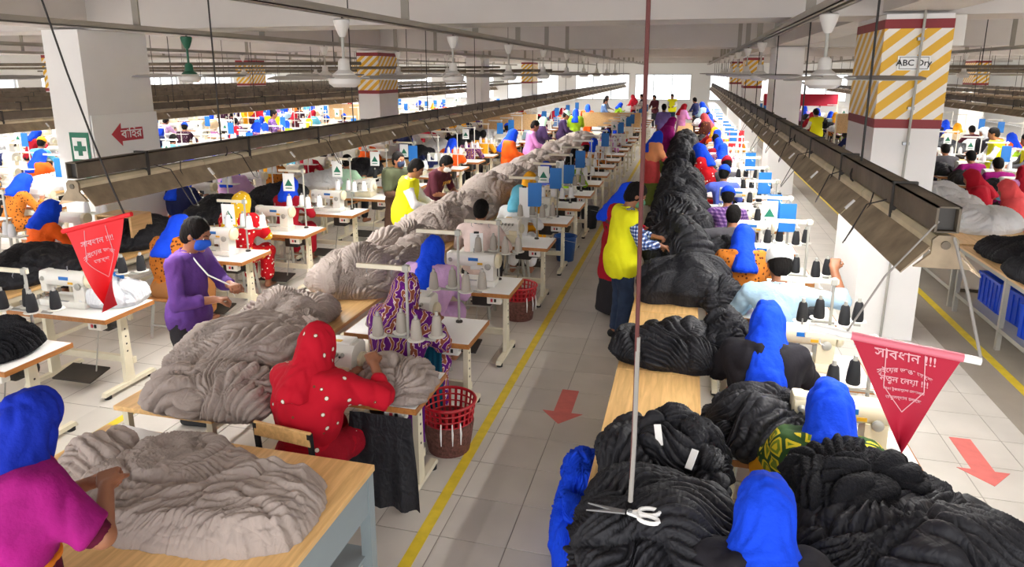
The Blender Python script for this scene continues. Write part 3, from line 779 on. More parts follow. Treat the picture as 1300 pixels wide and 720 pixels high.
# ------------------------------------------------------------------ numeric helpers: noise, signed distance shapes, surface nets
def pnoise(P, seed=0):
    P = np.asarray(P, np.float32); i = np.floor(P).astype(np.int64); f = P - i
    u = f * f * f * (f * (f * 6 - 15) + 10)
    def h(ix, iy, iz):
        n = (ix * 374761393 + iy * 668265263 + iz * 2147483647 + seed * 1274126177) & 0xffffffff
        n = ((n ^ (n >> 13)) * 1274126177) & 0xffffffff
        n = (n ^ (n >> 16)) & 0xffffffff
        n = (n * 2246822519) & 0xffffffff
        return n ^ (n >> 15)
    r = 0
    for dx in (0, 1):
        wx = u[:, 0] if dx else 1 - u[:, 0]
        for dy in (0, 1):
            wy = u[:, 1] if dy else 1 - u[:, 1]
            for dz in (0, 1):
                wz = u[:, 2] if dz else 1 - u[:, 2]
                n = h(i[:, 0] + dx, i[:, 1] + dy, i[:, 2] + dz)
                gx = ((n & 1023) / 511.5 - 1); gy = (((n >> 10) & 1023) / 511.5 - 1); gz = (((n >> 20) & 1023) / 511.5 - 1)
                r = r + wx * wy * wz * (gx * (f[:, 0] - dx) + gy * (f[:, 1] - dy) + gz * (f[:, 2] - dz))
    return (r * 1.35).astype(np.float32)
A3 = lambda *v: np.array(v, np.float32)
def cap(P, a, b, ra, rb=None):
    rb = ra if rb is None else rb
    ab = b - a; t = np.clip(((P - a) @ ab) / max(1e-9, float(ab @ ab)), 0, 1)
    return np.linalg.norm(P - a - t[:, None] * ab, axis=1) - (ra + (rb - ra) * t)
def ell(P, c, r, R=None):
    q = P - c
    if R is not None: q = q @ R
    k0 = np.linalg.norm(q / r, axis=1); k1 = np.linalg.norm(q / (r * r), axis=1)
    return k0 * (k0 - 1) / np.maximum(k1, 1e-6)
def rbx(P, c, hh, R=None, r=0.01):
    q = P - c
    if R is not None: q = q @ R
    q = np.abs(q) - (hh - r)
    return np.linalg.norm(np.maximum(q, 0), axis=1) + np.minimum(q.max(1), 0) - r
def smin(a, b, k):
    h = np.clip(.5 + .5 * (b - a) / k, 0, 1); return b * (1 - h) + a * h - k * h * (1 - h)
def smax(a, b, k): return -smin(-a, -b, k)

def surf(fn, lo, hi, v):
    """surface nets of fn(P) over the box lo..hi, block-sparse"""
    B = 6; n = np.ceil((np.array(hi) - np.array(lo)) / (v * B)).astype(int) + 1
    lo = np.array(lo, np.float32)
    ci = np.stack(np.meshgrid(*[np.arange(k) for k in n], indexing='ij'), -1).reshape(-1, 3)
    cd_ = fn((lo + (ci + .5) * (B * v)).astype(np.float32))
    act = (np.abs(cd_) < B * v * 1.25)
    full = np.repeat(np.repeat(np.repeat(cd_.reshape(n), B, 0), B, 1), B, 2).astype(np.float32)
    am = np.repeat(np.repeat(np.repeat(act.reshape(n), B, 0), B, 1), B, 2)
    ii = np.argwhere(am)
    full[am] = fn((lo + ii * v).astype(np.float32))
    g = full; s = g < 0
    N = np.array(g.shape) - 1
    cnt = np.zeros(N, np.int8)
    for dx in (0, 1):
        for dy in (0, 1):
            for dz in (0, 1): cnt += s[dx:N[0] + dx, dy:N[1] + dy, dz:N[2] + dz]
    ac = (cnt > 0) & (cnt < 8)
    cells = np.argwhere(ac); idx = -np.ones(N, np.int64); idx[ac] = np.arange(len(cells))
    acc = np.zeros((len(cells), 3)); nn = np.zeros(len(cells))
    cor = [(0, 0, 0), (1, 0, 0), (0, 1, 0), (1, 1, 0), (0, 0, 1), (1, 0, 1), (0, 1, 1), (1, 1, 1)]
    for a, b in ((0, 1), (2, 3), (4, 5), (6, 7), (0, 2), (1, 3), (4, 6), (5, 7), (0, 4), (1, 5), (2, 6), (3, 7)):
        ca, cb = np.array(cor[a]), np.array(cor[b])
        va = g[tuple((cells + ca).T)]; vb = g[tuple((cells + cb).T)]
        m = (va < 0) != (vb < 0); t = np.where(m, va / np.where(m, va - vb, 1), 0)
        acc += np.where(m[:, None], ca + t[:, None] * (cb - ca), 0); nn += m
    V = lo + (cells + acc / nn[:, None]) * v
    F = []
    for ax in range(3):
        o1, o2 = [k for k in range(3) if k != ax]
        sa = [slice(None)] * 3; sb = [slice(None)] * 3
        sa[ax] = slice(0, -1); sb[ax] = slice(1, None)
        ch = s[tuple(sa)] != s[tuple(sb)]
        e = np.argwhere(ch); e = e[(e[:, o1] > 0) & (e[:, o2] > 0) & (e[:, o1] < N[o1]) & (e[:, o2] < N[o2])]
        if not len(e): continue
        inside = s[tuple(e.T)]
        q = []
        for d1, d2 in ((-1, -1), (0, -1), (0, 0), (-1, 0)):
            c = e.copy(); c[:, o1] += d1; c[:, o2] += d2; q.append(idx[tuple(c.T)])
        q = np.stack(q, 1); flip = inside if ax != 1 else ~inside
        q = np.where(flip[:, None], q, q[:, ::-1]); F.append(q)
    return V.astype(np.float32), np.concatenate(F)

def relax(V, F, it=1, lam=.5):
    e = np.concatenate([F[:, [0, 1]], F[:, [1, 2]], F[:, [2, 3]], F[:, [3, 0]]])
    for _ in range(it):
        s = np.zeros_like(V); c = np.zeros(len(V))
        for k in range(3):
            s[:, k] = np.bincount(e[:, 0], V[e[:, 1], k], len(V)) + np.bincount(e[:, 1], V[e[:, 0], k], len(V))
        c = np.bincount(e[:, 0], minlength=len(V)) + np.bincount(e[:, 1], minlength=len(V))
        V = V + lam * (s / c[:, None] - V)
    return V
def normals(V, F):
    n = np.cross(V[F[:, 2]] - V[F[:, 0]], V[F[:, 3 if F.shape[1] > 3 else 1]] - V[F[:, 1 if F.shape[1] > 3 else 0]])
    if F.shape[1] == 3: n = np.cross(V[F[:, 1]] - V[F[:, 0]], V[F[:, 2]] - V[F[:, 0]])
    o = np.zeros_like(V)
    for k in range(F.shape[1]):
        for c in range(3): o[:, c] += np.bincount(F[:, k], n[:, c], len(V))
    return o / np.maximum(np.linalg.norm(o, axis=1, keepdims=True), 1e-9)
def np_mesh(name, V, F, m):
    me = bpy.data.meshes.new(name); k = F.shape[1]
    me.vertices.add(len(V)); me.vertices.foreach_set('co', V.astype(np.float32).ravel())
    me.loops.add(F.size); me.loops.foreach_set('vertex_index', F.astype(np.int32).ravel())
    me.polygons.add(len(F)); me.polygons.foreach_set('loop_start', np.arange(0, F.size, k, dtype=np.int32))
    me.polygons.foreach_set('use_smooth', np.ones(len(F), bool))
    me.update(calc_edges=True)
    if m: me.materials.append(M[m] if isinstance(m, str) else m)
    return me
def folds(V, F, amp, freq, stretch, seed):
    """wrinkle a cloth surface along its normals: sharp ridges, long in one direction"""
    n = normals(V, F); S = np.array(stretch, np.float32)
    w_ = np.stack([pnoise(V * 4 + 11, seed + 1), pnoise(V * 4 + 37, seed + 2), pnoise(V * 4 + 71, seed + 3)], 1) * .06
    r = 2.6 * np.abs(pnoise((V + w_) * freq * S, seed)) ** .8 - .6
    r2 = pnoise((V + w_) * freq * 2.3 * S, seed + 9)
    return V + n * (amp * (r * .8 + r2 * .5))[:, None]

def rotx(a): c, s = math.cos(a), math.sin(a); return np.array([[1, 0, 0], [0, c, -s], [0, s, c]], np.float32)
def rotz(a): c, s = math.cos(a), math.sin(a); return np.array([[c, -s, 0], [s, c, 0], [0, 0, 1]], np.float32)
# ------------------------------------------------------------------ heaps of cloth
_ico = {}
def ico(k):
    if k not in _ico:
        bm = bmesh.new(); bmesh.ops.create_icosphere(bm, subdivisions=k, radius=1)
        V = np.array([v.co[:] for v in bm.verts], np.float32); F = np.array([[v.index for v in f.verts] for f in bm.faces]); bm.free(); _ico[k] = (V, F)
    return _ico[k]
def pleats(U, ext, seed, ang, pitch, patch=.26, spread=.9, depth=1.0):
    """gathered cloth: patches of long pleats that fan out from gather points, patches overlapping each other"""
    rg = np.random.RandomState(seed); area = 4 * ext[0] * ext[1]; K = max(3, int(area / (patch * patch)))
    C = rg.uniform(-1, 1, (K, 2)) * ext
    Z = np.c_[U * 3.2, np.full(len(U), seed * .7)]
    Uw = U + np.stack([pnoise(Z, seed + 1), pnoise(Z + 31, seed + 2)], 1) * .10
    best = np.full(len(U), 99., np.float32); sec = best.copy(); idx = np.zeros(len(U), int)
    th = ang + rg.normal(0, spread, K)
    for k in range(K):
        q = Uw - C[k]; c, s = math.cos(th[k]), math.sin(th[k])
        al, ac = q[:, 0] * c + q[:, 1] * s, -q[:, 0] * s + q[:, 1] * c
        d = np.sqrt((al * .55) ** 2 + ac ** 2) + rg.uniform(-.04, .04)           # long patches
        n = d < best; sec = np.where(n, best, np.minimum(sec, d)); idx = np.where(n, k, idx); best = np.where(n, d, best)
    F_ = C + np.stack([np.cos(th), np.sin(th)], 1) * -rg.uniform(.22, .7, (K, 1))
    off = rg.uniform(-1, 1, K); pt = pitch * rg.uniform(.7, 1.5, K)
    q = Uw - F_[idx]; R = np.linalg.norm(C - F_, axis=1)[idx]
    phi = np.arctan2(q[:, 1], q[:, 0]) - th[idx]; phi = (phi + PI) % (2 * PI) - PI
    rad = np.linalg.norm(q, axis=1)
    ph = phi * R / pt[idx] + 1.1 * pnoise(np.c_[U * 5, np.full(len(U), 1.5)], seed + 3) + .28 * pnoise(np.c_[U * 13, np.full(len(U), 2.5)], seed + 4) + idx * .37
    wv = np.abs(np.sin(PI * ph)) ** .75
    am = .55 + .75 * np.abs(pnoise(np.c_[np.floor(ph) * .73, rad * 3, idx * 1.7], seed + 5))
    ed = np.clip((sec - best) / .05, 0, 1) ** .6
    return depth * pitch * (1.15 * wv * am * (.45 + .55 * ed) + .7 * ed + .45 * off[idx])
_disc = {}
def disc(n):
    """square grid bent to a disc: U in the unit disc, quads"""
    if n not in _disc:
        g = np.linspace(-1, 1, n); a, b = np.meshgrid(g, g, indexing='ij'); a = a.ravel(); b = b.ravel()
        big = np.abs(a) > np.abs(b); r = np.where(big, a, b); den = np.where(np.abs(r) < 1e-9, 1, r)
        ph = np.where(big, PI / 4 * b / den, PI / 2 - PI / 4 * a / den)
        U = np.stack([r * np.cos(ph), r * np.sin(ph)], 1); I = np.arange(n * n).reshape(n, n)
        F = np.stack([I[:-1, :-1].ravel(), I[1:, :-1].ravel(), I[1:, 1:].ravel(), I[:-1, 1:].ravel()], 1); _disc[n] = (U.astype(np.float32), F)
    return _disc[n]
def heap_mesh(name, sx, sy, h, m, seed=0, ang=0.3, amp=.022, freq=5.0, res=5, p=2.6, lump=.25, prof=.8, turn=1.0):
    """a heap of cloth: a lumpy dome clad in pleats; amp = size of the pleats"""
    D, F = disc({4: 56, 5: 100, 6: 165}[res]); r = np.linalg.norm(D, axis=1); c, s = D[:, 0] / np.maximum(r, 1e-6), D[:, 1] / np.maximum(r, 1e-6)
    k = 1 / np.maximum(np.abs(c) ** p + np.abs(s) ** p, .2) ** (1 / p); k = 1 + (k - 1) * np.clip(r * 1.5, 0, 1)
    r = np.minimum(r, 1.0); up = np.clip(np.cos(r * PI / 2), 0, 1); rr = np.sin(r * PI / 2)
    X = np.stack([c * rr * k * sx / 2, s * rr * k * sy / 2, h * up ** prof], 1)
    low = pnoise(X * (2.4 / max(.45, min(sx, sy))) + seed * 3.1, seed)
    edge = pnoise(np.stack([c * 2.0, s * 2.0, 0 * c + seed], 1), seed + 5) * np.clip(r * 2, 0, 1)
    X[:, 2] *= 1 + lump * 1.5 * low
    X[:, :2] *= (1 + lump * .6 * edge)[:, None]
    N = normals(X, F); N *= np.sign(N[:, 2].mean()); N[:, 2] = np.maximum(N[:, 2], .0); N /= np.maximum(np.linalg.norm(N, axis=1, keepdims=True), 1e-6)
    ext = np.array([sx / 2 + h * .55, sy / 2 + h * .55]); U = D * ext
    U = U + np.stack([pnoise(X * 7 + 3, seed + 31), pnoise(X * 7 + 9, seed + 32)], 1) * .02
    H = pleats(U.astype(np.float32), ext, seed, ang, amp * 1.7, .40 if min(sx, sy) > .5 else .22, .75 * turn, 1.25)
    if res > 4: H = H + .3 * pleats(U.astype(np.float32), ext, seed + 50, ang + .6, amp * .8, .25, 1.0)
    X = X + N * (np.clip((1.02 - r) * 9, 0, 1) * H)[:, None]
    X[:, 2] = np.maximum(X[:, 2], 0)
    return np_mesh(name, X, F[:, ::-1] if normals(X, F)[:, 2].mean() < 0 else F, m)
def heap(name, label, cat, loc, size, m, seed=0, rz=0.0, group=None, **k):
    o = link(name, heap_mesh(name, size[0], size[1], size[2], m, seed, **k)); o.location = loc; o.rotation_euler = (0, 0, rz)
    return tag(o, label, cat, group)

# ------------------------------------------------------------------ people
def rotx(a): c, s = math.cos(a), math.sin(a); return np.array([[1, 0, 0], [0, c, -s], [0, s, c]], np.float32)
def rotz(a): c, s = math.cos(a), math.sin(a); return np.array([[c, -s, 0], [s, c, 0], [0, 0, 1]], np.float32)
def ik(S, T, l1, l2, pole):
    d = T - S; L = float(np.linalg.norm(d)); mx = (l1 + l2) * .985
    if L > mx: T = S + d / L * mx; d = T - S; L = mx
    u = d / L; a = (l1 * l1 - l2 * l2 + L * L) / (2 * L); hgt = math.sqrt(max(l1 * l1 - a * a, 0))
    pl = pole - u * float(pole @ u); pl = pl / max(1e-6, float(np.linalg.norm(pl)))
    return S + u * a + pl * hgt, T
class Sk: pass
def skeleton(sp):
    k = Sk(); sit = sp.get('sit', True); s = sp.get('scale', 1.0); k.s = s
    lean = sp.get('lean', .25 if sit else .08); k.sit = sit
    k.pel = A3(0, 0, .54 if sit else .90) * (1 if sit else s)
    k.u = A3(0, math.sin(lean), math.cos(lean)); k.f = A3(0, math.cos(lean), -math.sin(lean)); k.R = rotx(-lean)
    X = A3(1, 0, 0)
    k.waist = k.pel + k.u * .17 * s; k.chest = k.pel + k.u * .34 * s; k.nb = k.pel + k.u * .49 * s
    sw = sp.get('sw', .175) * s
    k.shR = k.pel + k.u * .445 * s + X * sw; k.shL = k.pel + k.u * .445 * s - X * sw
    hp, hy = sp.get('look', (.3, 0)); k.RH = rotz(-hy) @ rotx(-hp)       # head frame: columns right, fwd, up
    k.hu = k.RH[:, 2]; k.hf = k.RH[:, 1]; k.hr = k.RH[:, 0]
    k.head = k.nb + (k.u * .07 + k.f * .02) * s + (k.hu * .105 + k.hf * .015) * s
    for sd, sg in (('R', 1), ('L', -1)):
        S = k.shR if sd == 'R' else k.shL
        T = np.array(sp.get('hand' + sd, (sg * .13, .42, .86) if sit else (sg * .22, .12, .72)), np.float32)
        pole = np.array(sp.get('pole' + sd, (sg * .7, -.3, -.8)), np.float32)
        E, T = ik(S, T, .285 * s, .255 * s, pole)
        setattr(k, 'el' + sd, E); setattr(k, 'wr' + sd, T)
        hipp = k.pel + X * (sg * .085 * s) + A3(0, 0, -.02)
        if sit: kn = A3(sg * .13, .43, .50); an = A3(sg * .13, .40, .09)
        else:
            st = sp.get('stride', 0.0) * sg; kn = A3(sg * .095, .03 + st * .6, .48 * s); an = A3(sg * .10, -.02 + st, .09)
        setattr(k, 'hip' + sd, hipp); setattr(k, 'kn' + sd, kn); setattr(k, 'an' + sd, an)
    return k
def hand_shapes(wr, d, nrm, side, curl):
    """list of capsules for a hand: wrist, direction of the fingers, back-of-hand normal, side of thumb (+1 / -1 along x)"""
    d = d / np.linalg.norm(d); nrm = nrm - d * float(nrm @ d); nrm = nrm / max(1e-6, np.linalg.norm(nrm)); x = np.cross(d, nrm) * side
    out = []; B = lambda a, b, c: wr + x * a + d * b + nrm * c
    for i, (ox, L) in enumerate(((.033, .066), (.011, .076), (-.011, .072), (-.032, .056))):
        a = B(ox * .8, .02, 0); b = B(ox, .082, 0); out.append((a, b, .0155, .0125))
        p = b; ang = 0; dd = d + x * (ox * 1.6); dd = dd / np.linalg.norm(dd)
        for j, fr in enumerate((.45, .32, .23)):
            ang += curl * (1.0, 1.15, .8)[j] * (1 + .12 * i)
            q = p + (dd * math.cos(ang) - nrm * math.sin(ang)) * (L * 1.12 * fr); out.append((p, q, .0105 - .001 * j, .0098 - .001 * j)); p = q
    a = B(.02, .012, -.004); b = B(.052, .042, -.014); c = B(.060, .072, -.026 - curl * .02); e = B(.052, .096, -.036 - curl * .03)
    out += [(a, b, .017, .013), (b, c, .012, .0105), (c, e, .0105, .009)]
    return out
def f_torso(P, k, inf=0.0, lo=True):
    s = k.s; R = k.R
    d = ell(P, k.chest, A3(.155 * s + inf, .105 * s + inf, .19 * s + inf), R)
    d = smin(d, ell(P, k.waist, A3(.135 * s + inf, .10 * s + inf, .17 * s + inf), R), .06)
    d = smin(d, cap(P, k.shL * .92 + k.shR * .08, k.shR * .92 + k.shL * .08, .055 * s + inf), .06)
    if lo: d = smin(d, ell(P, k.pel + k.u * .02, A3(.165 * s + inf, .125 * s + inf, .13 * s + inf)), .06)
    return d
def f_arm(P, k, sd, inf=0.0, to=2.0):
    S, E, T = [getattr(k, n + sd) for n in ('sh', 'el', 'wr')]; s = k.s
    if to <= 1:
        E2 = S + (E - S) * to; return smax(cap(P, S, E2, .052 * s + inf, (.052 - .010 * to) * s + inf), (P - E2) @ ((E - S) / np.linalg.norm(E - S)) - .02, .01)
    d = cap(P, S, E, .052 * s + inf, .042 * s + inf); fr = min(1.0, to - 1); T2 = E + (T - E) * fr
    return smin(d, cap(P, E, T2, .042 * s + inf, (.042 - .013 * fr) * s + inf), .03)
def f_leg(P, k, sd, inf=0.0):
    H, K, N = [getattr(k, n + sd) for n in ('hip', 'kn', 'an')]
    return smin(cap(P, H, K, .085 + inf, .06 + inf), cap(P, K, N, .055 + inf, .042 + inf), .03)
def f_head(P, k):
    s = k.s; c = k.head; R = k.RH; B = lambda x, y, z: c + (k.hr * x + k.hf * y + k.hu * z) * s
    d = ell(P, B(0, -.008, .025), A3(.076, .096, .098) * s, R)
    d = smin(d, ell(P, B(0, .030, -.045), A3(.058, .064, .078) * s, R), .03)
    d = smin(d, cap(P, B(0, .088, .012), B(0, .106, -.028), .009 * s, .014 * s), .016)          # nose
    d = smin(d, cap(P, B(-.035, .080, .028), B(.035, .080, .028), .012 * s), .014)              # brow
    d = smin(d, cap(P, B(-.018, .090, -.062), B(.018, .090, -.062), .008 * s), .01)             # lips
    d = smin(d, ell(P, B(0, .082, -.098), A3(.024, .02, .018) * s, R), .02)                     # chin
    for sx in (-1, 1):
        d = smax(d, -ell(P, B(sx * .032, .098, .006), A3(.017, .014, .011) * s, R), .008)       # eye socket
        d = smin(d, ell(P, B(sx * .078, -.005, -.005), A3(.010, .022, .032) * s, R), .008)      # ear
    return smin(d, cap(P, k.nb - k.u * .03, k.head - k.hu * .06 - k.hf * .015, .055 * s, .05 * s), .03)
def bounds(pts, pad):
    p = np.array(pts); return p.min(0) - pad, p.max(0) + pad
def person(sp, label, loc, rz=0.0, group=None, v=.012, as_proto=False):
    """one person: body (skin) as one surface, clothing and hair as parts"""
    k = skeleton(sp); t = thing('person', label, 'person', loc, rz, group)
    hc = sp.get('curl', .5); seed = sp.get('seed', 1); skin = sp.get('skin', 'skin'); s = k.s
    joints = [k.pel, k.nb, k.head, k.shL, k.shR, k.elL, k.elR, k.wrL, k.wrR, k.knL, k.knR, k.anL, k.anR]
    hands = []
    for sd, sg in (('L', -1), ('R', 1)):
        W, E = getattr(k, 'wr' + sd), getattr(k, 'el' + sd)
        fd = np.array(sp.get('fdir' + sd, W - E), np.float32); nr = np.array(sp.get('fnrm' + sd, (0, -.2, 1)), np.float32)
        hands += hand_shapes(W, fd, nr, sg, sp.get('curl' + sd, hc))
    def body(P):
        d = f_torso(P, k); m_ = ((P - k.head) ** 2).sum(1) < (.27 + 10 * v) ** 2
        if m_.any(): d[m_] = smin(d[m_], f_head(P[m_], k), .03)
        for sd in 'LR':
            d = smin(d, f_arm(P, k, sd), .03); d = smin(d, f_leg(P, k, sd), .04)
            a = getattr(k, 'an' + sd); d = smin(d, cap(P, a + A3(0, -.03, -.045), a + A3(0, .15, -.055), .038, .03), .02)
        for hs, W in ((hands[:len(hands) // 2], k.wrL), (hands[len(hands) // 2:], k.wrR)):
            m_ = ((P - W) ** 2).sum(1) < (.15 + 10 * v) ** 2
            if not m_.any(): continue
            Q = P[m_]; h_ = None
            for a, b, ra, rb in hs:
                c = cap(Q, a, b, ra, rb); h_ = c if h_ is None else smin(h_, c, .006)
            d[m_] = smin(d[m_], h_, .012)
        return d
    lo, hi = bounds(joints, .24); lo[2] = -.03
    V, F = surf(body, lo, hi, v); V = relax(V, F, 1, .35)
    link('body', np_mesh('body', V, F, skin), t)
    def part(name, fn, m, lo, hi, vv=None, fold=None, par=None):
        V, F = surf(fn, lo, hi, vv or v * 1.3)
        V = relax(V, F, 1, .5)
        if fold: V = folds(V, F, fold[0], fold[1], fold[2], seed)
        return link(name, np_mesh(name, V, F, m), par or t)
    # lower body
    bot = sp.get('bottom', ('trousers', 'jeans'))
    if bot[0] == 'trousers':
        def tr(P):
            d = ell(P, k.pel + k.u * .0, A3(.178, .138, .15))
            for sd in 'LR': d = smin(d, f_leg(P, k, sd, .022), .04)
            return smax(d, .10 - P[:, 2], .01)
        lo, hi = bounds([k.pel, k.knL, k.knR, k.anL, k.anR], .2); lo[2] = 0; part('trousers', tr, bot[1], lo, hi, v * 1.7, (.006, 14, (1, 1, .5)))
        def sh(P):
            d = None
            for sd in 'LR':
                a = getattr(k, 'an' + sd); c = smax(cap(P, a + A3(0, -.035, -.045), a + A3(0, .16, -.055), .047, .038), P[:, 2] - .1, .01); d = c if d is None else np.minimum(d, c)
            return smax(d, .002 - P[:, 2], .004)
        if sp.get('shoes'):
            for sd in 'LR':
                def sh1(P, sd=sd):
                    a = getattr(k, 'an' + sd); return smax(smax(cap(P, a + A3(0, -.035, -.045), a + A3(0, .16, -.055), .047, .038), P[:, 2] - .1, .01), .002 - P[:, 2], .004)
                a = getattr(k, 'an' + sd); part('shoe', sh1, sp['shoes'], a - .13 - A3(0, 0, 0), a + A3(.1, .24, .08))
    else:
        def sk(P):
            if k.sit:
                d = ell(P, k.pel + A3(0, .02, .0), A3(.20, .17, .15))
                for sd in 'LR': d = smin(d, cap(P, getattr(k, 'hip' + sd), getattr(k, 'kn' + sd), .11, .09), .08); d = smin(d, cap(P, getattr(k, 'kn' + sd), getattr(k, 'an' + sd) + A3(0, 0, .1), .085, .09), .06)
            else:
                q = P * A3(1, 1.15, 1); d = smax(cap(q, k.pel * A3(1, 1.15, 1) + A3(0, 0, .1), A3(0, 0, -.05), .15, .27), np.maximum(.05 - P[:, 2], P[:, 2] - k.pel[2] - .16), .02)
            return smax(d, .03 - P[:, 2], .01)
        lo, hi = bounds([k.pel, k.knL, k.knR, k.anL, k.anR], .3); lo[2] = -.02; part('skirt', sk, bot[1], lo, hi, v * 1.8, (.012, 9, (1, 1, .25)))
    # upper body
    top = sp.get('top', ('shirt', 'white_cloth', 1.9, .12))
    if top[0] in ('shirt', 'tunic'):
        sl, hem = top[2], top[3]
        def st(P):
            d = f_torso(P, k, .017)
            if top[0] == 'tunic' and not k.sit: d = smin(d, smax(cap(P, k.pel + A3(0, 0, .1), A3(0, 0, k.pel[2] - hem), .16, .21), (k.pel[2] - hem) - P[:, 2], .02), .05)
            if top[0] == 'tunic' and k.sit:
                for sd in 'LR': d = smin(d, cap(P, getattr(k, 'hip' + sd), getattr(k, 'kn' + sd), .105, .085), .06)
            elif top[0] == 'shirt' and not k.sit: d = smin(d, ell(P, k.pel + A3(0, 0, -.02), A3(.192, .158, .19)), .05)
            for sd in 'LR': d = smin(d, f_arm(P, k, sd, .014, sl), .035)
            d = smax(d, (P - (k.nb + k.u * .035)) @ k.u, .015)                       # neckline
            return smax(d, (k.pel[2] - (hem if not k.sit else .14)) - P[:, 2], .012)
        lo, hi = bounds([k.pel - A3(0, 0, .4), k.pel, k.nb, k.shL, k.shR, k.elL, k.elR, k.wrL, k.wrR] + ([k.knL, k.knR] if top[0] == 'tunic' else []), .22)
        so = part('shirt' if top[0] == 'shirt' else 'tunic', st, top[1], lo, hi, None, (.009, 11, (1, 1, .55)))
        if sp.get('collar'):
            def co(P): return smax(smax(cap(P, k.nb - k.u * .02, k.nb + k.u * .05, .075, .066), -cap(P, k.nb - k.u * .1, k.nb + k.u * .1, .058), .006), np.abs((P - (k.nb + k.u * .025)) @ k.u) - .028, .006)
            part('collar', co, sp['collar'], k.nb - .12, k.nb + .12, min(v, .012), None, so)
    if sp.get('vest'):
        ln = sp.get('vest_len', .16)
        def ve(P):
            d = f_torso(P, k, .040); d = smin(d, ell(P, k.pel + A3(0, 0, -.02), A3(.212, .180, .29)), .05)
            for sd in 'LR': d = smin(d, f_arm(P, k, sd, .028, .18), .03)
            d = smax(d, (P - (k.nb + k.u * .03)) @ k.u, .01)
            return smax(d, (k.pel[2] - ln) - P[:, 2], .008)
        lo, hi = bounds([k.pel - A3(0, 0, .2), k.pel, k.nb, k.shL, k.shR], .28); part('vest', ve, sp['vest'], lo, hi, None, (.010, 9, (1, 1, .35)))
    if sp.get('shawl'):
        sl = sp.get('shawl_len', .30)
        def sw_(P):
            d = f_torso(P, k, .04, False); d = smin(d, ell(P, k.chest - k.f * .035, A3(.225, .16, .26) * s, k.R), .09)
            for sd in 'LR': d = smin(d, f_arm(P, k, sd, .034, sp.get('shawl_arm', .9)), .07)
            d = smax(d, (P - (k.nb + k.u * .05)) @ k.u, .02)
            return smax(d, (k.chest[2] - sl) - P[:, 2] + .05 * P[:, 0], .01)
        lo, hi = bounds([k.pel - .1, k.nb, k.shL, k.shR, k.elL, k.elR], .25); sho = part('shawl', sw_, sp['shawl'], lo, hi, None, (.013, 8, (1, 1, .6)))
        if sp.get('hem'):
            def hm_(P): return smax(sw_(P) - .012, P[:, 2] - (k.chest[2] - sl) - .05 * P[:, 0] - .028, .004)
            part('hem_trim', hm_, sp['hem'], lo, hi, None, (.013, 8, (1, 1, .6)), sho)
    # head
    B = lambda x, y, z: k.head + (k.hr * x + k.hf * y + k.hu * z) * s
    hb = sp.get('headwear', 'hair')
    lo, hi = bounds([k.head, k.nb], .30)
    if hb in ('hair', 'cap', 'skullcap', 'bluecap'):
        def ha(P):
            d = ell(P, B(0, -.016, .032), A3(.087, .106, .107) * s, k.RH)
            d = smin(d, ell(P, B(0, -.05, -.03), A3(.074, .062, .075) * s, k.RH), .03)
            d = smax(d, -ell(P, B(0, .105, -.045), A3(.088, .09, .118) * s, k.RH), .012)
            return d
        part('hair', ha, 'hair', lo, hi, v * 1.1, (.005, 30, (1, 1, .4)))
    if hb in ('skullcap', 'bluecap'):
        z0 = .012 if hb == 'skullcap' else .02; rr = A3(.097, .118, .118) if hb == 'skullcap' else A3(.102, .12, .125)
        def sc_(P):
            d = ell(P, B(0, -.018, .035), rr * s, k.RH); return smax(d, (z0 * s) - (P - k.head) @ k.hu - ((P - k.head) @ k.hf) * (.15 if hb == 'skullcap' else .25), .008)
        part('cap', sc_, sp.get('hw_mat', 'scarf_blue'), lo, hi, v * 1.1, (.003, 24, (1, 1, .3)))
    if hb == 'scarf':
        ln = sp.get('scarf_len', .16); bk = k.nb - k.f * (.085 + (.075 if sp.get('shawl') else 0))
        def sf(P):
            d = ell(P, B(0, -.012, .02), A3(.098, .122, .125) * s, k.RH)
            d = smin(d, ell(P, B(0, .01, -.07), A3(.088, .10, .09) * s, k.RH), .05)
            d = smin(d, cap(P, B(0, -.045, -.02), bk - k.u * ln, .088 * s, (.10 + .15 * ln) * s), .06)
            d = smin(d, ell(P, k.nb + k.u * .02, A3(.135, .12, .075) * s, k.R), .06)
            d = smax(d, -ell(P, B(0, .135, -.012), A3(.064, .098, .09) * s, k.RH), .012)
            return smax(d, ((bk - k.u * (ln + .02)) - P) @ k.u - .25 * np.abs(P[:, 0]) * 0 , .015)
        l2, h2 = bounds([k.head, k.nb, bk - k.u * (ln + .1)], .30)
        so = part('headscarf', sf, sp.get('hw_mat', 'scarf_blue'), l2, h2, v * 1.1, (.011, 12, (1.3, 1.3, .22)))
        if sp.get('clip'): MB().rbox(tuple(B(.01, -.115, .03)), (.022, .014, .014), .004).build('hair_clip', sp['clip'], so)
    if sp.get('mask'):
        def ma(P):
            d = smin(ell(P, B(0, .032, -.04), A3(.068, .08, .082) * s, k.RH), cap(P, B(0, .1, .0), B(0, .118, -.03), .010, .016), .03)
            h_ = (P - k.head); return smax(smax(d, h_ @ k.hu - .002, .006), smax(-.105 - h_ @ k.hu, .035 - h_ @ k.hf, .005), .006)
        mo = part('face_mask', ma, sp['mask'], lo, hi, min(v, .012))
        for sx in (-1, 1): MB().tube([tuple(B(sx * .064, .045, -.02)), tuple(B(sx * .078, .01, .0)), tuple(B(sx * .084, -.012, .02))], .002, 4).build('ear_loop', sp['mask'], mo)
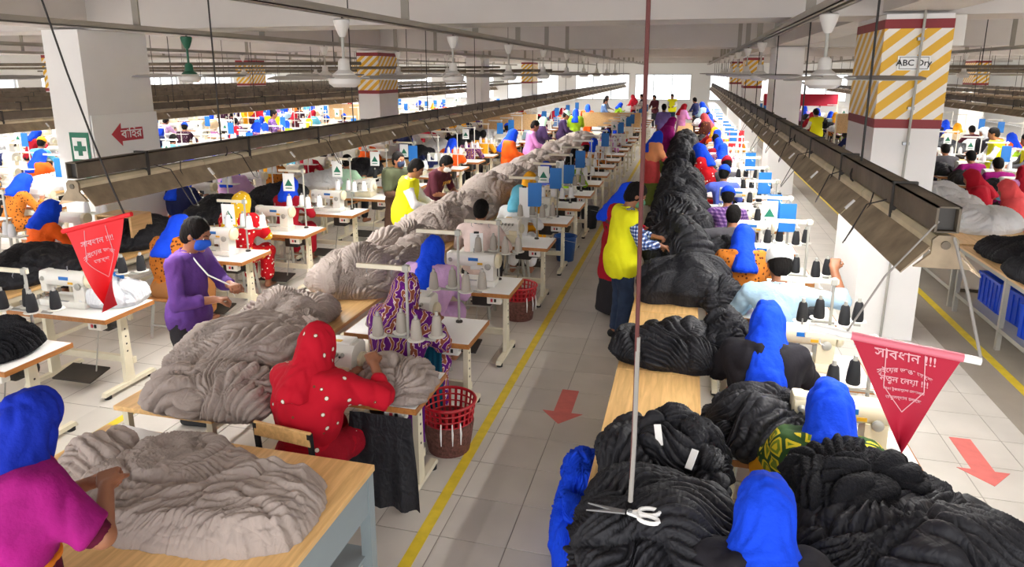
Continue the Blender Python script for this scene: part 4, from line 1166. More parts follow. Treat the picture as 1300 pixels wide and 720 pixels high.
    if sp.get('face', False):
        for sx in (-1, 1):
            eo = MB().lathe([(0, -.011), (.008, -.008), (.011, 0), (.008, .008), (0, .011)], tuple(B(sx * .032, .074, .008)), 12).build('eye', 'eye_white', t, True)
            MB().lathe([(0, -.006), (.005, -.003), (.0055, 0), (.004, .004), (0, .006)], tuple(B(sx * .032, .083, .007)), 10).build('iris', 'eye_dark', eo, True)
            MB().tube([tuple(B(sx * .014, .092, .03)), tuple(B(sx * .032, .089, .037)), tuple(B(sx * .05, .076, .031))], [.003, .004, .002], 5).build('eyebrow', 'hair', t)
    t['_k'] = 0; del t['_k']
    return t, k
# ------------------------------------------------------------------ cloth colours
cloth('scarf_blue', (16, 70, 222), var=.08); cloth('scarf_blue_dark', (18, 44, 168))
jersey('grey_jersey', (166, 153, 146), .28)
jersey('black_jersey', (29, 29, 35), .3, .65, .4)
cloth('black_ruff', (24, 24, 28), var=.25, bump=.8, bscale=60)
jersey('white_jersey', (226, 228, 232), .2)
cloth('purple_shirt', (98, 62, 138)); cloth('plum_shirt', (118, 98, 168)); cloth('dark_purple', (66, 46, 84)); cloth('pink_pale', (222, 200, 194))
cloth('maroon_shirt', (82, 34, 46)); cloth('magenta', (150, 18, 112), var=.2); cloth('maroon_dark', (88, 12, 44)); cloth('orange_trim', (226, 128, 30))
cloth('hi_vis', (248, 246, 36), var=.03); cloth('jeans', (48, 62, 88), var=.2, vscale=12); cloth('dark_trousers', (44, 42, 46)); cloth('brown_skirt', (86, 62, 50))
cloth('lavender', (206, 166, 212)); cloth('light_blue_shirt', (172, 204, 228)); cloth('white_cloth', (236, 236, 236)); cloth('black_shawl', (34, 32, 38), bump=.1)
cloth('red_plain', (168, 18, 40)); cloth('coral', (226, 84, 88)); cloth('lime', (150, 190, 36)); cloth('orange', (238, 96, 24)); cloth('orange_pale', (240, 160, 110)); cloth('mustard', (240, 170, 30))
cloth('olive', (70, 74, 54)); cloth('green_skirt', (110, 124, 58)); cloth('pink_shirt', (216, 142, 206)); cloth('navy', (34, 40, 84)); cloth('sky', (110, 196, 226)); cloth('mint', (190, 230, 200))
cloth('grey_shirt', (88, 86, 92)); cloth('periwinkle', (96, 116, 220)); cloth('beige_cloth', (220, 196, 160)); cloth('tan', (176, 120, 70)); cloth('grey_scarf', (170, 170, 174))
cloth('mask_blue', (40, 90, 200)); cloth('mask_navy', (44, 52, 78)); cloth('mask_green', (96, 150, 120))
pattern('red_dots', None, [(0, (236, 226, 214)), (.16, (120, 60, 40)), (.2, (190, 16, 40))], 'voronoi', 13)
pattern('polka_red', None, [(0, (250, 244, 230)), (.22, (200, 16, 30))], 'voronoi', 16)
pattern('polka_yellow', None, [(0, (250, 244, 230)), (.2, (226, 180, 36))], 'voronoi', 18)
pattern('purple_print', None, [(0, (96, 22, 118)), (.40, (134, 34, 150)), (.55, (232, 214, 206)), (.78, (150, 84, 60))], 'wave', 5.5, stretch=(1, 1, .8))
pattern('diamond_print', None, [(0, (44, 74, 34)), (.10, (206, 186, 40)), (.2, (110, 128, 36)), (.34, (206, 186, 40))], 'edge', 11)
pattern('leopard', None, [(0, (96, 50, 22)), (.3, (200, 118, 40))], 'voronoi', 24)
pattern('blue_print', None, [(0, (36, 54, 110)), (.25, (112, 142, 190))], 'voronoi', 18)
pattern('dark_floral', None, [(0, (226, 210, 216)), (.14, (60, 30, 50))], 'voronoi', 20)
pattern('brown_print', None, [(0, (200, 140, 60)), (.2, (92, 44, 36))], 'voronoi', 12)
plaid('blue_check', (30, 40, 90), (90, 120, 180), (220, 226, 236), 26); plaid('purple_plaid', (78, 44, 110), (120, 80, 150), (176, 140, 190), 22)

# ------------------------------------------------------------------ stations
seen_labels = {}
def station(x0, ynear, who, kind='over', cones='grey', board=False, card=False, stand='high', mx=None, stool=True, line='', W=TW, cone_n=4):
    """a sewing table with its machine, thread stand and cones; x0 = right end, ynear = near edge"""
    cx, cy = x0 - W / 2, ynear + TD / 2
    dup(P_table, (cx, cy, 0), 0, 'white topped sewing table ' + who, 'sewing tables')
    pm = {'over': P_over, 'lock': P_lock, 'lockc': P_lockc}[kind]
    if mx is None: mx = -.02 if kind == 'over' else .0
    nm = {'over': 'white overlock machine ', 'lock': 'white lockstitch machine ', 'lockc': 'cream lockstitch machine '}[kind]
    dup(pm, (cx + mx, cy - .02, TZ), 0, nm + who, 'sewing machines')
    if stand:
        ps = P_stand if stand == 'high' else P_stand_low
        sx, sy = cx + .3, cy + .17
        dup(ps, (sx, sy, TZ), 0, 'steel thread stand with a top bar ' + who, 'thread stands')
        for k in range(cone_n):
            a, b = SPOTS[k]
            dup(P_cone[cones], (sx + a, sy + b, TZ + .296), 0, cones + ' thread cone on the stand ' + who, 'thread cones ' + who)
        hz = TZ + (.80 if stand == 'high' else .62)
        if board: dup(P_blue, (sx - .02, sy - .04, hz - .08 if board is True else hz - .08 + board), .15, 'bright blue board hung on the thread stand ' + who, 'hung blue boards')
        if card: dup(P_card, (sx - .2, sy - .035, hz - .06), .1, 'white card with green triangle on the stand ' + who, 'triangle cards')
    return cx, cy

W0 = 'by the woman in the red dotted scarf'
# left line beside the main aisle
AX = -1.55
station(AX, 3.63, W0, 'over', 'grey', mx=-.13)
station(AX, 4.70, 'by the woman in the purple print scarf', 'over', 'grey', mx=.0)
station(AX, 5.95, 'by the woman in the lavender tunic', 'lock', 'grey', stand='low', mx=.08)
station(AX, 7.74, 'by the man in the pale pink shirt', 'over', 'grey', board=True)
station(AX, 9.12, 'by the light blue scarf by the aisle', 'lock', 'white', board=True, card=True)
station(AX, 10.25, 'by the woman in the orange scarf', 'over', 'grey', board=-.1)
station(AX, 11.4, 'by the blue cap and violet shirt', 'lock', 'white', board=True)
# line beside the black heaps
RX = 1.30
station(RX, 3.53, 'by the green and yellow print', 'lockc', 'black', stand='low', mx=.12)
station(RX, 4.65, 'by the woman in the black shawl', 'lockc', 'black', stand='low', mx=.06)
station(RX, 5.85, 'by the man in the white cap', 'over', 'black', stand='high', mx=.12)
station(RX, 7.05, 'by the blue scarf over leopard print', 'lock', 'black', board=True, card=True)
station(RX, 8.2, 'by the man in the dark grey shirt', 'lock', 'black', board=-.1)
station(RX, 9.4, 'by the man in the purple plaid shirt', 'over', 'black', board=True)
station(RX, 10.6, 'in the row behind the purple plaid shirt', 'lock', 'black')
station(RX, 11.8, 'by the blue cap and periwinkle shirt', 'over', 'black', board=True)
# line left of the passage
LX = -4.70
station(LX + .15, 3.42, 'at the left edge under the red pennant', 'over', 'black', stand='low', mx=-.15)
station(LX, 4.44, 'left of the man in the purple shirt', 'lock', 'black', board=-.25, stand='low', mx=-.1)
station(LX, 6.3, 'by the blue scarf over the rust tunic', 'lock', 'white', stand='low', card=True)
station(LX, 7.58, 'by the red and yellow polka dots', 'lock', 'white', card=True, mx=-.05)
station(LX, 8.9, 'by the woman in red with blue scarf', 'lock', 'white', card=True)
station(LX, 10.2, 'behind the woman in red with blue scarf', 'over', 'black', card=True)
station(LX, 11.45, 'by the man in the mint vest', 'lock', 'white', board=True, card=True)

# ------------------------------------------------------------------ long wooden line tables
def line_table(x0, x1, y0, y1, label, z=TZ, group=None, legm='cream_steel', top='wood_top'):
    t = thing('line_table', label, 'table', ((x0 + x1) / 2, (y0 + y1) / 2, 0), 0, group); W, D = x1 - x0, y1 - y0
    MB().rbox((0, 0, z - .016), (W, D - .006, .032), .004).build('table_top', top, t)
    for sx in (-1, 1):
        for sy in (-1, 1): MB().b2(sx * (W / 2 - .05) - .02, sx * (W / 2 - .05) + .02, sy * (D / 2 - .06) - .02, sy * (D / 2 - .06) + .02, 0, z - .03).build('leg', legm, t)
        MB().b2(sx * (W / 2 - .05) - .015, sx * (W / 2 - .05) + .015, -D / 2 + .06, D / 2 - .06, z - .09, z - .032).build('apron', legm, t)
        MB().b2(sx * (W / 2 - .05) - .012, sx * (W / 2 - .05) + .012, -D / 2 + .06, D / 2 - .06, .14, .18).build('lower_rail', legm, t)
    return t
for i in range(22):
    y = 2.05 + i * 1.25
    lab = {0: 'long wooden table under the nearest black heaps', 1: 'wooden table with bare top between two black heaps', 2: 'wooden table under the smooth black bundle', 3: 'wooden table under the black heap beside the yellow vest man'}.get(i, 'wooden table under the black heaps, %s from the front' % ORD[i])
    line_table(-.40, .17, y, y + 1.25, lab, group='tables in the black heap line')
for i in range(15):
    y = 3.2 + i * 1.4
    lab = {0: 'wooden table under the nearest tall grey heap', 1: 'wooden table with bare wood between two grey heaps', 2: 'wooden table under the grey heap behind the lavender tunic'}.get(i, 'wooden table under the grey heaps, %s from the front' % ORD[i])
    line_table(-3.42, -2.70, y, y + 1.4, lab, group='tables in the grey heap line')

# big table at the front left
ft = thing('work_table', 'large wooden work table with grey metal sides in the front left', 'table', (-2.4, 2.45, 0)); 
MB().rbox((0, -.03, TZ - .018), (1.74, 1.17, .036), .005).build('table_top', 'wood_top', ft)
for sx in (-1, 1):
    MB().b2(sx * .84 - .012, sx * .84 + .012, -.53, .53, TZ - .26, TZ - .037).build('side_panel', 'table_grey', ft)
    for sy in (-1, 1): MB().b2(sx * .83 - .03, sx * .83 + .03, sy * .52 - .03, sy * .52 + .03, 0, TZ - .037).build('leg', 'table_grey', ft)
for sy in (-1, 1): MB().b2(-.82, .82, sy * .53 - .012, sy * .53 + .012, TZ - .2, TZ - .037).build('side_panel', 'table_grey', ft)
MB().b2(-.82, .82, -.56, .56, .2, .225).build('shelf', 'table_grey', ft)
paper = tag(MB().box((-3.02, 2.93, TZ + .002), (.34, .15, .003), rz=-.1).build('paper_sheet', 'paper'), 'white paper sheets lying on the bare table corner', 'paper', 'papers on the front table')
tag(MB().box((-2.83, 2.80, TZ + .0015), (.26, .05, .003), rz=-.25).build('paper_sheet', 'paper'), 'narrow white paper strip beside the larger sheets', 'paper', 'papers on the front table')

# the grey cloth spread over it
def spread(poly, seed, m, label):
    poly = np.array(poly, float); cen = poly.mean(0); D, F = disc(200); r = np.minimum(np.linalg.norm(D, axis=1), 1); th = np.arctan2(D[:, 1], D[:, 0])
    n = 720; tt = np.linspace(-PI, PI, n); rad = np.zeros(n)
    for q in range(n):
        d = np.array([math.cos(tt[q]), math.sin(tt[q])])
        for i in range(len(poly)):
            A_, B_2 = poly[i] - cen, poly[(i + 1) % len(poly)] - cen; e_ = B_2 - A_; den = d[0] * e_[1] - d[1] * e_[0]
            if abs(den) < 1e-9: continue
            t_ = (A_[0] * e_[1] - A_[1] * e_[0]) / den; u_ = (A_[0] * d[1] - A_[1] * d[0]) / den
            if t_ > 0 and 0 <= u_ <= 1: rad[q] = max(rad[q], t_)
    R_ = np.interp(th, tt, rad); R_ = R_ * (1 + .035 * pnoise(np.c_[np.cos(th) * 6, np.sin(th) * 6, th * 0], seed) + .02 * pnoise(np.c_[np.cos(th) * 17, np.sin(th) * 17, th * 0], seed + 1))
    P = cen + np.stack([np.cos(th), np.sin(th)], 1) * (r * R_)[:, None]; dist = (1 - r) * R_; z3 = np.zeros(len(P))
    lo, hi = P.min(0), P.max(0); ext = (hi - lo) / 2; mid = (hi + lo) / 2; U = (P - mid).astype(np.float32)
    big = pleats(U, ext, seed + 4, .45, .085, .8, .22, .75); fine = pleats(U, ext, seed + 5, .5, .036, .6, .3, .8)
    near = np.clip((2.45 - P[:, 1]) / .2, 0, 1); cr = pleats(U, ext, seed + 6, 1.3, .035, .3, .7, .6)
    h = .012 * np.clip(dist / .01, 0, 1) + .02 * (1 - np.exp(-dist / .03)) + np.clip(dist / .10, 0, 1) * (.01 + .8 * big * (1 - .5 * near) + .6 * fine + .9 * near * cr) + .03 * np.clip(dist / .2, 0, 1) * pnoise(np.c_[P * 2.2, z3], seed + 7)
    V = np.c_[P, TZ + .001 + np.maximum(h, 0.0)]
    if normals(V, F)[:, 2].mean() < 0: F = F[:, ::-1]
    return tag(link('grey_cloth', np_mesh('grey_cloth', V, F, m)), label, 'fabric')
A2 = lambda *v: np.array(v)
spread([(-2.86, 2.36), (-2.80, 2.70), (-2.70, 2.86), (-2.40, 2.93), (-2.15, 2.86), (-2.0, 2.80), (-1.68, 2.77), (-1.60, 2.62), (-1.57, 2.45), (-1.60, 2.28), (-1.72, 2.2), (-1.9, 2.14), (-2.3, 2.12), (-2.75, 2.1)], 5, 'grey_jersey', 'large grey jersey cloth spread in folds over the front table')
heap('grey_bundle', 'small rumpled grey bundle at the hands of the magenta woman', 'fabric', (-2.92, 2.62, TZ + .002), (.32, .3, .16), 'grey_jersey', 3, group='grey heaps', amp=.016, freq=7)
heap('cloth_scrap', 'white cloth scraps lying on the shelf under the front table', 'fabric', (-1.85, 2.3, .226), (.5, .6, .2), 'white_jersey', 8, amp=.02)

# ------------------------------------------------------------------ grey heaps
GH = [(-2.93, 3.96, .88, .88, .30, 'tall tangled grey heap beside the man in the purple shirt'), (-2.78, 3.38, .78, .40, .20, 'low grey bundle between the tall grey heap and the front table'),
      (-3.15, 4.78, .66, .6, .20, 'low grey heap just beyond the tall grey heap'), (-3.05, 6.0, .84, 1.15, .32, 'long grey heap beside the woman in the purple print scarf'), (-3.12, 7.1, .72, .9, .28, 'grey heap beside the man in the yellow vest and white sleeves'),
      (-3.08, 8.2, .8, 1.1, .36, 'grey heap in front of the pale pink shirt'), (-3.06, 9.3, .75, 1.1, .32, 'grey heap in front of the man in the maroon shirt'), (-3.08, 10.5, .8, 1.2, .36, 'grey heap beside the woman in the orange scarf'),
      (-3.06, 11.8, .8, 1.3, .34, 'grey heap just before the woman with the orange shawl'), (-3.06, 13.2, .8, 1.3, .36, 'grey heap beside the woman with the orange shawl'), (-3.08, 14.7, .8, 1.4, .32, 'grey heap in front of the man in the pink shirt'),
      (-3.06, 16.3, .8, 1.4, .34, 'grey heap before the man in dark purple'), (-3.06, 18.0, .8, 1.6, .3, 'grey heap beside the man in dark purple'), (-3.06, 20, .8, 1.6, .3, 'last grey heap far along the line')]
for i, (x, y, sx, sy, h, lab) in enumerate(GH):
    heap('grey_heap', lab, 'fabric', (x, y, TZ + .002), (sx, sy, h), 'grey_jersey', 20 + i, 0, 'grey heaps', res=6 if i < 5 else (5 if i < 10 else 4), amp=.022 if i < 2 else .02, freq=6.5, ang=1.1 + .5 * (i % 3), p=3)
# ------------------------------------------------------------------ black heaps
BH = [(-.03, 2.62, .62, .72, .26, 'crumpled black heap under the hanging scissors'), (-.02, 3.22, .56, .42, .30, 'upright black garments with pale tags behind the scissors'),
      (.0, 4.86, .80, .56, .2, 'low black bundle beyond the bare wooden table top'), (.02, 6.42, .78, .80, .33, 'smooth rounded black bundle in front of the yellow vest man'),
      (-.04, 7.5, .70, .9, .40, 'tangled black heap at the hands of the yellow vest man'), (-.06, 8.6, .7, .95, .44, 'black heap just beyond the yellow vest man'), (-.06, 9.7, .68, 1.0, .40, 'black heap beside the man in the dark grey shirt'),
      (-.06, 10.9, .68, 1.1, .46, 'black heap beside the purple plaid shirt'), (-.06, 12.2, .68, 1.1, .42, 'black heap next to the periwinkle shirt'), (-.06, 13.5, .68, 1.1, .46, 'black heap in front of the orange scarf and green skirt'),
      (-.08, 14.9, .66, 1.2, .42, 'black heap beside the orange scarf and green skirt'), (-.08, 16.3, .66, 1.3, .44, 'black heap past the orange scarf woman'), (-.08, 17.9, .66, 1.4, .42, 'black heap before the magenta scarf'), (-.08, 19.6, .66, 1.5, .40, 'last black heap far along the line')]
for i, (x, y, sx, sy, h, lab) in enumerate(BH):
    heap('black_heap', lab, 'fabric', (x, y, TZ + .002), (sx, sy, h), 'black_jersey', 60 + i, 0, 'black heaps', res=6 if i < 6 else (5 if i < 10 else 4), amp=.011 if i == 3 else .02, freq=7 if i != 3 else 5, ang=.2 + .9 * (i % 3), p=3.2 if i != 3 else 4, prof=.5 if i == 3 else .62)
heap('black_heap', 'black garments piled on the machine table left of the green and yellow print', 'fabric', (.52, 3.80, TZ + .002), (.60, .50, .24), 'black_jersey', 81, .4, 'black heaps', res=6, amp=.02, freq=6)
heap('black_heap', 'black garments on the machine table beside the black shawl', 'fabric', (.36, 4.95, TZ + .002), (.34, .5, .30), 'black_jersey', 82, .2, 'black heaps', amp=.018, freq=6)
heap('black_heap', 'black heap on the machine table next to the leopard print', 'fabric', (.42, 7.34, TZ + .002), (.42, .5, .30), 'black_jersey', 83, .1, 'black heaps', amp=.018, freq=6)
heap('black_heap', 'black heap on the machine table left of the white cap', 'fabric', (.36, 6.12, TZ + .002), (.32, .45, .22), 'black_jersey', 84, .1, 'black heaps', amp=.018, freq=6)
heap('black_heap', 'small black garment under the machine of the white cap man', 'fabric', (.98, 6.0, TZ + .002), (.4, .22, .08), 'black_jersey', 85, .1, 'black heaps', amp=.012, freq=7)
# big black heap in the front right on a trolley table
line_table(.55, 1.36, 2.2, 3.2, 'low wooden table buried under the big black heap in front', z=.62)
heap('black_heap', 'big mound of black garments at the bottom right', 'fabric', (1.0, 2.72, .622), (.98, 1.0, .46), 'black_jersey', 90, .5, 'black heaps', res=6, amp=.022, freq=5.5, ang=2.2)
heap('black_heap', 'ruffled dark waistbands on top of the big black mound', 'fabric', (.80, 2.98, .98), (.5, .36, .16), 'black_ruff', 91, .3, 'black heaps', res=5, amp=.022, freq=12)
for i, (y, h) in enumerate(((3.32, .50), (3.55, .56), (3.80, .52))):
    heap('blue_bag', ['nearest', 'middle', 'farthest'][i] + ' of three folded blue bags standing beside the wooden table', 'bag', (-.52, y, 0), (.17, .24, h), 'scarf_blue', 93 + i, .2, 'blue bags by the table', res=5, amp=.012, ang=1.5, prof=.35, lump=.15)
# pale tags among the black garments
tagm = MB().rbox((0, 0, 0), (.035, .10, .006), .002).mesh('garment_tag', 'paper')
for i, (x, y, z, rx, rz, lab) in enumerate(((-.06, 3.10, 1.08, .9, .3, 'white garment tag on the upright black garments'), (.10, 3.02, 1.02, .7, -.4, 'pale tag hanging right of the upright black garments'), (-.02, 2.86, 1.0, .4, .9, 'white tag between the scissors and the upright black garments'),
        (.93, 2.55, 1.05, .8, .2, 'pale tag on the big black mound'), (1.08, 2.74, 1.06, .7, -.3, 'white drawstring tag at the top of the big black mound'), (.10, 2.45, .99, .2, 1.0, 'small white tag low on the nearest black heap'))):
    o = tag(link('garment_tag', tagm), lab, 'tag', 'pale garment tags'); o.location = (x, y, z); o.rotation_euler = (rx, 0, rz)

# ------------------------------------------------------------------ hanging scissors and pennants
cb = thing('hanging_scissors', 'scissors wrapped in white tape hanging on a long cord', 'scissors', (-.14, 2.40, 1.12))
MB().tube([(0, 0, .06), (.0, .02, .5), (-.01, .05, 1.2), (-.02, .08, CEIL - 1.12)], .008, 8).build('cord', 'rope_maroon', cb, True)
MB().tube([(0, 0, .05), (.004, .01, .3), (.0, .03, .72)], .0095, 8).build('grey_cord', 'rope_grey', cb, True)
for s in (-1, 1):
    R = Matrix.Rotation(.16 * s, 3, 'Z')
    b = MB(); b.prism([(-.02, -.012), (-.17, -.002), (-.02, .012)], -.003 + s * .003, .003 + s * .003, 'z'); b.v = [tuple(R @ Vector(q)) for q in b.v]; b.build('blade', 'steel', cb)
    MB().tube([tuple(R @ Vector((.075 + .04 * math.cos(a), s * .012 + .022 * math.sin(a), 0))) for a in np.linspace(0, 2 * PI, 15)[:-1]], .008, 6, True).build('finger_ring', 'paper', cb, True)
    MB().bar(tuple(R @ Vector((-.01, 0, 0))), tuple(R @ Vector((.04, s * .01, 0))), .014, .01).build('shank', 'paper', cb)
MB().cyl((0, 0, -.008), (0, 0, .012), .009, n=10).build('pivot', 'steel', cb)

def pennant(p0, p1, tip, label, text, mirror=False, fold=0.0, cm='flag_red'):
    """triangular flag on a tube between p0 and p1"""
    p0, p1, tip = Vector(p0), Vector(p1), Vector(tip); t = thing('pennant', label, 'flag', p0); d = p1 - p0
    ax = (d).normalized(); dn = (tip - (p0 + p1) / 2); nrm = ax.cross(dn).normalized()
    if nrm.y > 0: nrm = -nrm
    V = []; F = []; n = 24; th = .002
    def pt(u, v): # u along the tube, v downwards
        q = d * u * (1 - v) + (tip - p0) * v + nrm * (.03 * math.sin(u * 5 + v * 3) * v * (1 + fold)); return q
    for sgn in (0, 1):
        for i in range(n + 1):
            for j in range(n + 1): V.append(pt(i / n, j / n) - nrm * (th * sgn))
    K = (n + 1) ** 2
    for i in range(n):
        for j in range(n):
            a = i * (n + 1) + j; F.append((a, a + 1, a + n + 2, a + n + 1)); F.append((K + a, K + a + n + 1, K + a + n + 2, K + a + 1))
    for j in range(n):
        for i_ in (0, n): a = i_ * (n + 1) + j; F.append((a, a + 1, K + a + 1, K + a))
    fl = MB(); fl.add(V, F); fo = fl.build('flag_cloth', cm, t, True)
    MB().cyl(-ax * .05 if not mirror else -ax * .02, d + ax * .06, .016, n=12).build('flag_tube', 'paper' if not mirror else cm, t, True)
    if not mirror: MB().cyl(ax * .0, d, .0175, n=12).build('tube_sleeve', 'flag_pink', t, True)
    # white frame line and lettering, bent onto the cloth
    def on(u, v, k=1): return pt(u, v) + nrm * .0025 * k
    fr = MB()
    for a, b in (((.22, .06), (.20, .50)), ((.20, .50), (.5, .80)), ((.5, .80), (.80, .50)), ((.80, .50), (.78, .06))):
        # positions given as fractions of the full width at a depth v
        pts = []
        for q in np.linspace(0, 1, 8):
            X = a[0] + (b[0] - a[0]) * q; v = (a[1] + (b[1] - a[1]) * q) * .8
            u = .5 + (X - .5) / max(.08, (1 - v)) * (1 - v * .0) * .62
            pts.append(on(min(max(u, 0.02), .98), v))
        fr.tube(pts, .0022, 4)
    fr.build('frame_line', 'flag_print', t)['kind'] = 'stuff'
    for row, (txt, v, size, arc) in enumerate(text):
        me = text_mesh(txt, size, depth=.0006, bold=.0006)
        xs = [q.co.x for q in me.vertices]; W = d.length; half = max(1e-3, (max(xs) - min(xs)) / 2)
        lim = W * (1 - v) * .33; sc_ = min(1.0, lim / half)
        for q in me.vertices:
            x, y = q.co.x * sc_, q.co.y * sc_
            vv = v - y / dn.length * 1.0 + (arc * (x / lim) ** 2)
            u = .5 + x / (W * max(.15, 1 - vv)); q.co = on(min(max(u, .01), .99), vv, 1.2) + nrm * q.co.z
        me.materials.append(M['flag_print']); link('lettering', me, t)
    return t
mat('flag_red', srgb(178, 18, 52), .7); mat('flag_bright', srgb(232, 30, 40), .6); mat('flag_pink', srgb(226, 120, 136), .6); mat('flag_print', srgb(228, 170, 178), .7)
TXT = [('সাবধান !!!', .10, .055, 0), ('সুইেয়র ভাঙা অংশ', .23, .05, .05), ('নতুন েনয়া !!!', .33, .042, 0), ('ভাঙা টুকরাগুেলা েমশানেত', .42, .045, 0), ('অনুসন্ধান চলেছ', .50, .042, 0)]
pr = pennant((.70, 2.93, 1.735), (1.10, 2.88, 1.70), (.93, 2.90, 1.26), 'dark red triangular pennant with white lettering hanging at the right', TXT)
tb = MB().cyl((-.02, .004, .003), (-.16, .02, .016), .0155, n=12).build('white_tube_end', 'paper', pr, True)
MB().tube([(.46, -.06, -.04), (.42, .05, .2), (.385, .17, .40)], .006, 6).build('hanging_string', 'rope_grey', pr, True)
MB().tube([(-.02, .0, .01), (.12, .08, .24), (.33, .2, .46)], .004, 6).build('hanging_string', 'rope_grey', pr, True)
pl = pennant((-4.06, 3.62, 1.75), (-3.60, 3.66, 1.87), (-3.82, 3.66, 1.20), 'bright red triangular pennant hanging from the left lamp rail', [('সাবধান !!!!', .20, .055, 0), ('সুইেয়র ভাঙা', .32, .05, .05), ('অংশ', .43, .045, 0)], True, 1.5, 'flag_bright')
MB().tube([(.47, .04, .12), (.40, .03, .32), (.31, .02, .62), (.20, .0, 1.05), (.1, -.03, 1.55), (-.02, -.05, CEIL - 1.75)], .006, 6).build('hanging_string', 'cable_black', pl, True)

# ------------------------------------------------------------------ baskets and bins
dup(P_basket, (-1.64, 4.46, 0), .4, 'red lattice basket wrapped in brown net beside the aisle line', 'red lattice baskets')
dup(P_basket, (-1.80, 7.35, 0), 1.0, 'red lattice basket farther back under the low thread stand', 'red lattice baskets')
dup(P_bin, (-1.72, 9.97, 0), 0, 'round dark blue bucket at the aisle line', 'buckets')
dup(P_bin_dark, (-1.68, 12.28, 0), .5, 'round black bucket farther along the aisle line', 'buckets')
heap('yarn_scrap', 'grey knitted trimmings piled on the overlock table near the aisle', 'fabric', (-1.76, 3.86, TZ + .002), (.40, .44, .15), 'grey_jersey', 31, .2, res=5, amp=.022, freq=13)
heap('yarn_scrap', 'grey cloth piece under the second overlock machine', 'fabric', (-2.3, 4.95, TZ + .002), (.3, .3, .12), 'grey_jersey', 32, .2, res=5, amp=.018, freq=9)
bc = thing('black_cloth', 'black cloth hanging down over the machine motor by the aisle', 'fabric', (-1.82, 3.60, 0))
def drape(x0, x1, y, z0, z1, seed, m, flare=.12):
    n, k = 60, 40; u, v = np.meshgrid(np.linspace(0, 1, n), np.linspace(0, 1, k), indexing='ij'); 
    w_ = x0 + (x1 - x0) * u + (u - .5) * flare * (1 - v); zz = z0 + (z1 - z0) * v + .02 * pnoise(np.c_[u.ravel() * 6, v.ravel() * 0, u.ravel() * 0], seed).reshape(u.shape) * (1 - v)
    yy = y - .05 * (1 - v) + .045 * (1.2 - v) * pnoise(np.c_[u.ravel() * 7, v.ravel() * 1.2, u.ravel() * 0 + seed], seed).reshape(u.shape)
    V = np.stack([w_, yy, zz], -1).reshape(-1, 3); I = np.arange(n * k).reshape(n, k)
    F = np.stack([I[:-1, :-1].ravel(), I[1:, :-1].ravel(), I[1:, 1:].ravel(), I[:-1, 1:].ravel()], 1)
    me = np_mesh('drape', V, F, m); return me
link('drape', drape(-.17, .25, .0, .08, .70, 4, 'black_jersey'), bc)

heap('black_heap', 'black garments piled at the overlock machine under the red pennant', 'fabric', (-4.86, 3.66, TZ + .002), (.36, .38, .2), 'black_ruff', 140, .2, 'black heaps', res=5, amp=.02)
pattern('check_cloth', None, [(0, (226, 226, 226)), (.2, (26, 26, 30))], 'voronoi', 40)
bk = thing('check_cloth', 'black and white speckled cloth hanging off the leftmost table', 'fabric', (-4.95, 3.40, 0)); link('drape', drape(-.16, .16, .0, .22, .76, 9, 'check_cloth'), bk)
heap('white_garments', 'white shirts crumpled on the table left of the purple shirt', 'fabric', (-5.0, 4.85, TZ + .002), (.5, .34, .22), 'white_jersey', 141, .2, res=5, amp=.018)

cloth('teal_cloth', (16, 84, 108)); cloth('violet_cloth', (110, 30, 140))
tc_ = thing('hanging_cloth', 'dark teal cloth hanging from the table edge beside the red basket', 'fabric', (-1.86, 4.66, 0)); link('drape', drape(-.1, .1, .0, .22, .74, 12, 'teal_cloth', .05), tc_)
vc_ = thing('hanging_cloth', 'violet cloth under the overlock table near the aisle', 'fabric', (-1.80, 4.21, 0)); link('drape', drape(-.07, .07, .0, .2, .7, 13, 'violet_cloth', .04), vc_)
for i, (x, y, z) in enumerate(((-1.93, 8.14, 1.42), (-2.0, 6.36, 1.24), (-1.95, 10.68, 1.44))):
    t = thing('paper_strip', ['white paper strip hung on the stand by the pale pink shirt', 'white paper strip hung on the stand by the lavender tunic', 'white paper strip hung on the stand by the orange scarf'][i], 'paper', (x, y, z), .2, 'hung paper strips')
    MB().box((0, 0, -.2), (.13, .004, .38)).build('sheet', 'paper', t); MB().box((0, 0, -.005), (.05, .012, .02)).build('clip', 'rubber', t)
rb = thing('red_board', 'orange red board hung on a stand far along the black heap line', 'board', (1.12, 17.2, 1.45)); MB().rbox((-.09, 0, -.2), (.16, .012, .4), .004).build('panel', 'flag_bright', rb); MB().rbox((.09, 0, -.2), (.16, .012, .4), .004).build('panel', 'flag_bright', rb)
MB().cyl((0, .02, .1), (0, .02, -1.45), .012, n=8).build('post', 'dull_steel', rb)
cr_ = thing('wooden_frame', 'open wooden box frame on the table behind the left lamp rail', 'box', (-6.5, 6.6, TZ + .002))
for sx in (-1, 1): MB().b2(sx * .24 - .015, sx * .24 + .015, -.16, .16, 0, .4).build('side_board', 'wood_pale', cr_)
for z in (.0, .385): MB().b2(-.24, .24, -.16, .16, z, z + .02).build('cross_board', 'wood_pale', cr_)
# ------------------------------------------------------------------ people near the camera
PE = {}
def P_(key, sp, label, loc, rz=0.0, v=.012, group=None, stool='stool'):
    t, k = person(sp, label, loc, rz, group, v)
    if sp.get('sit', True) and stool:
        pr_ = P_chair if stool == 'chair' else P_stool
        dup(pr_, (loc[0], loc[1], 0), rz, ('wooden backed work chair under the ' if stool == 'chair' else 'low stool under the ') + ' '.join(label.split(' seated')[0].split(',')[0].split(' ')[:10]), 'work seats')
    PE[key] = t; return t
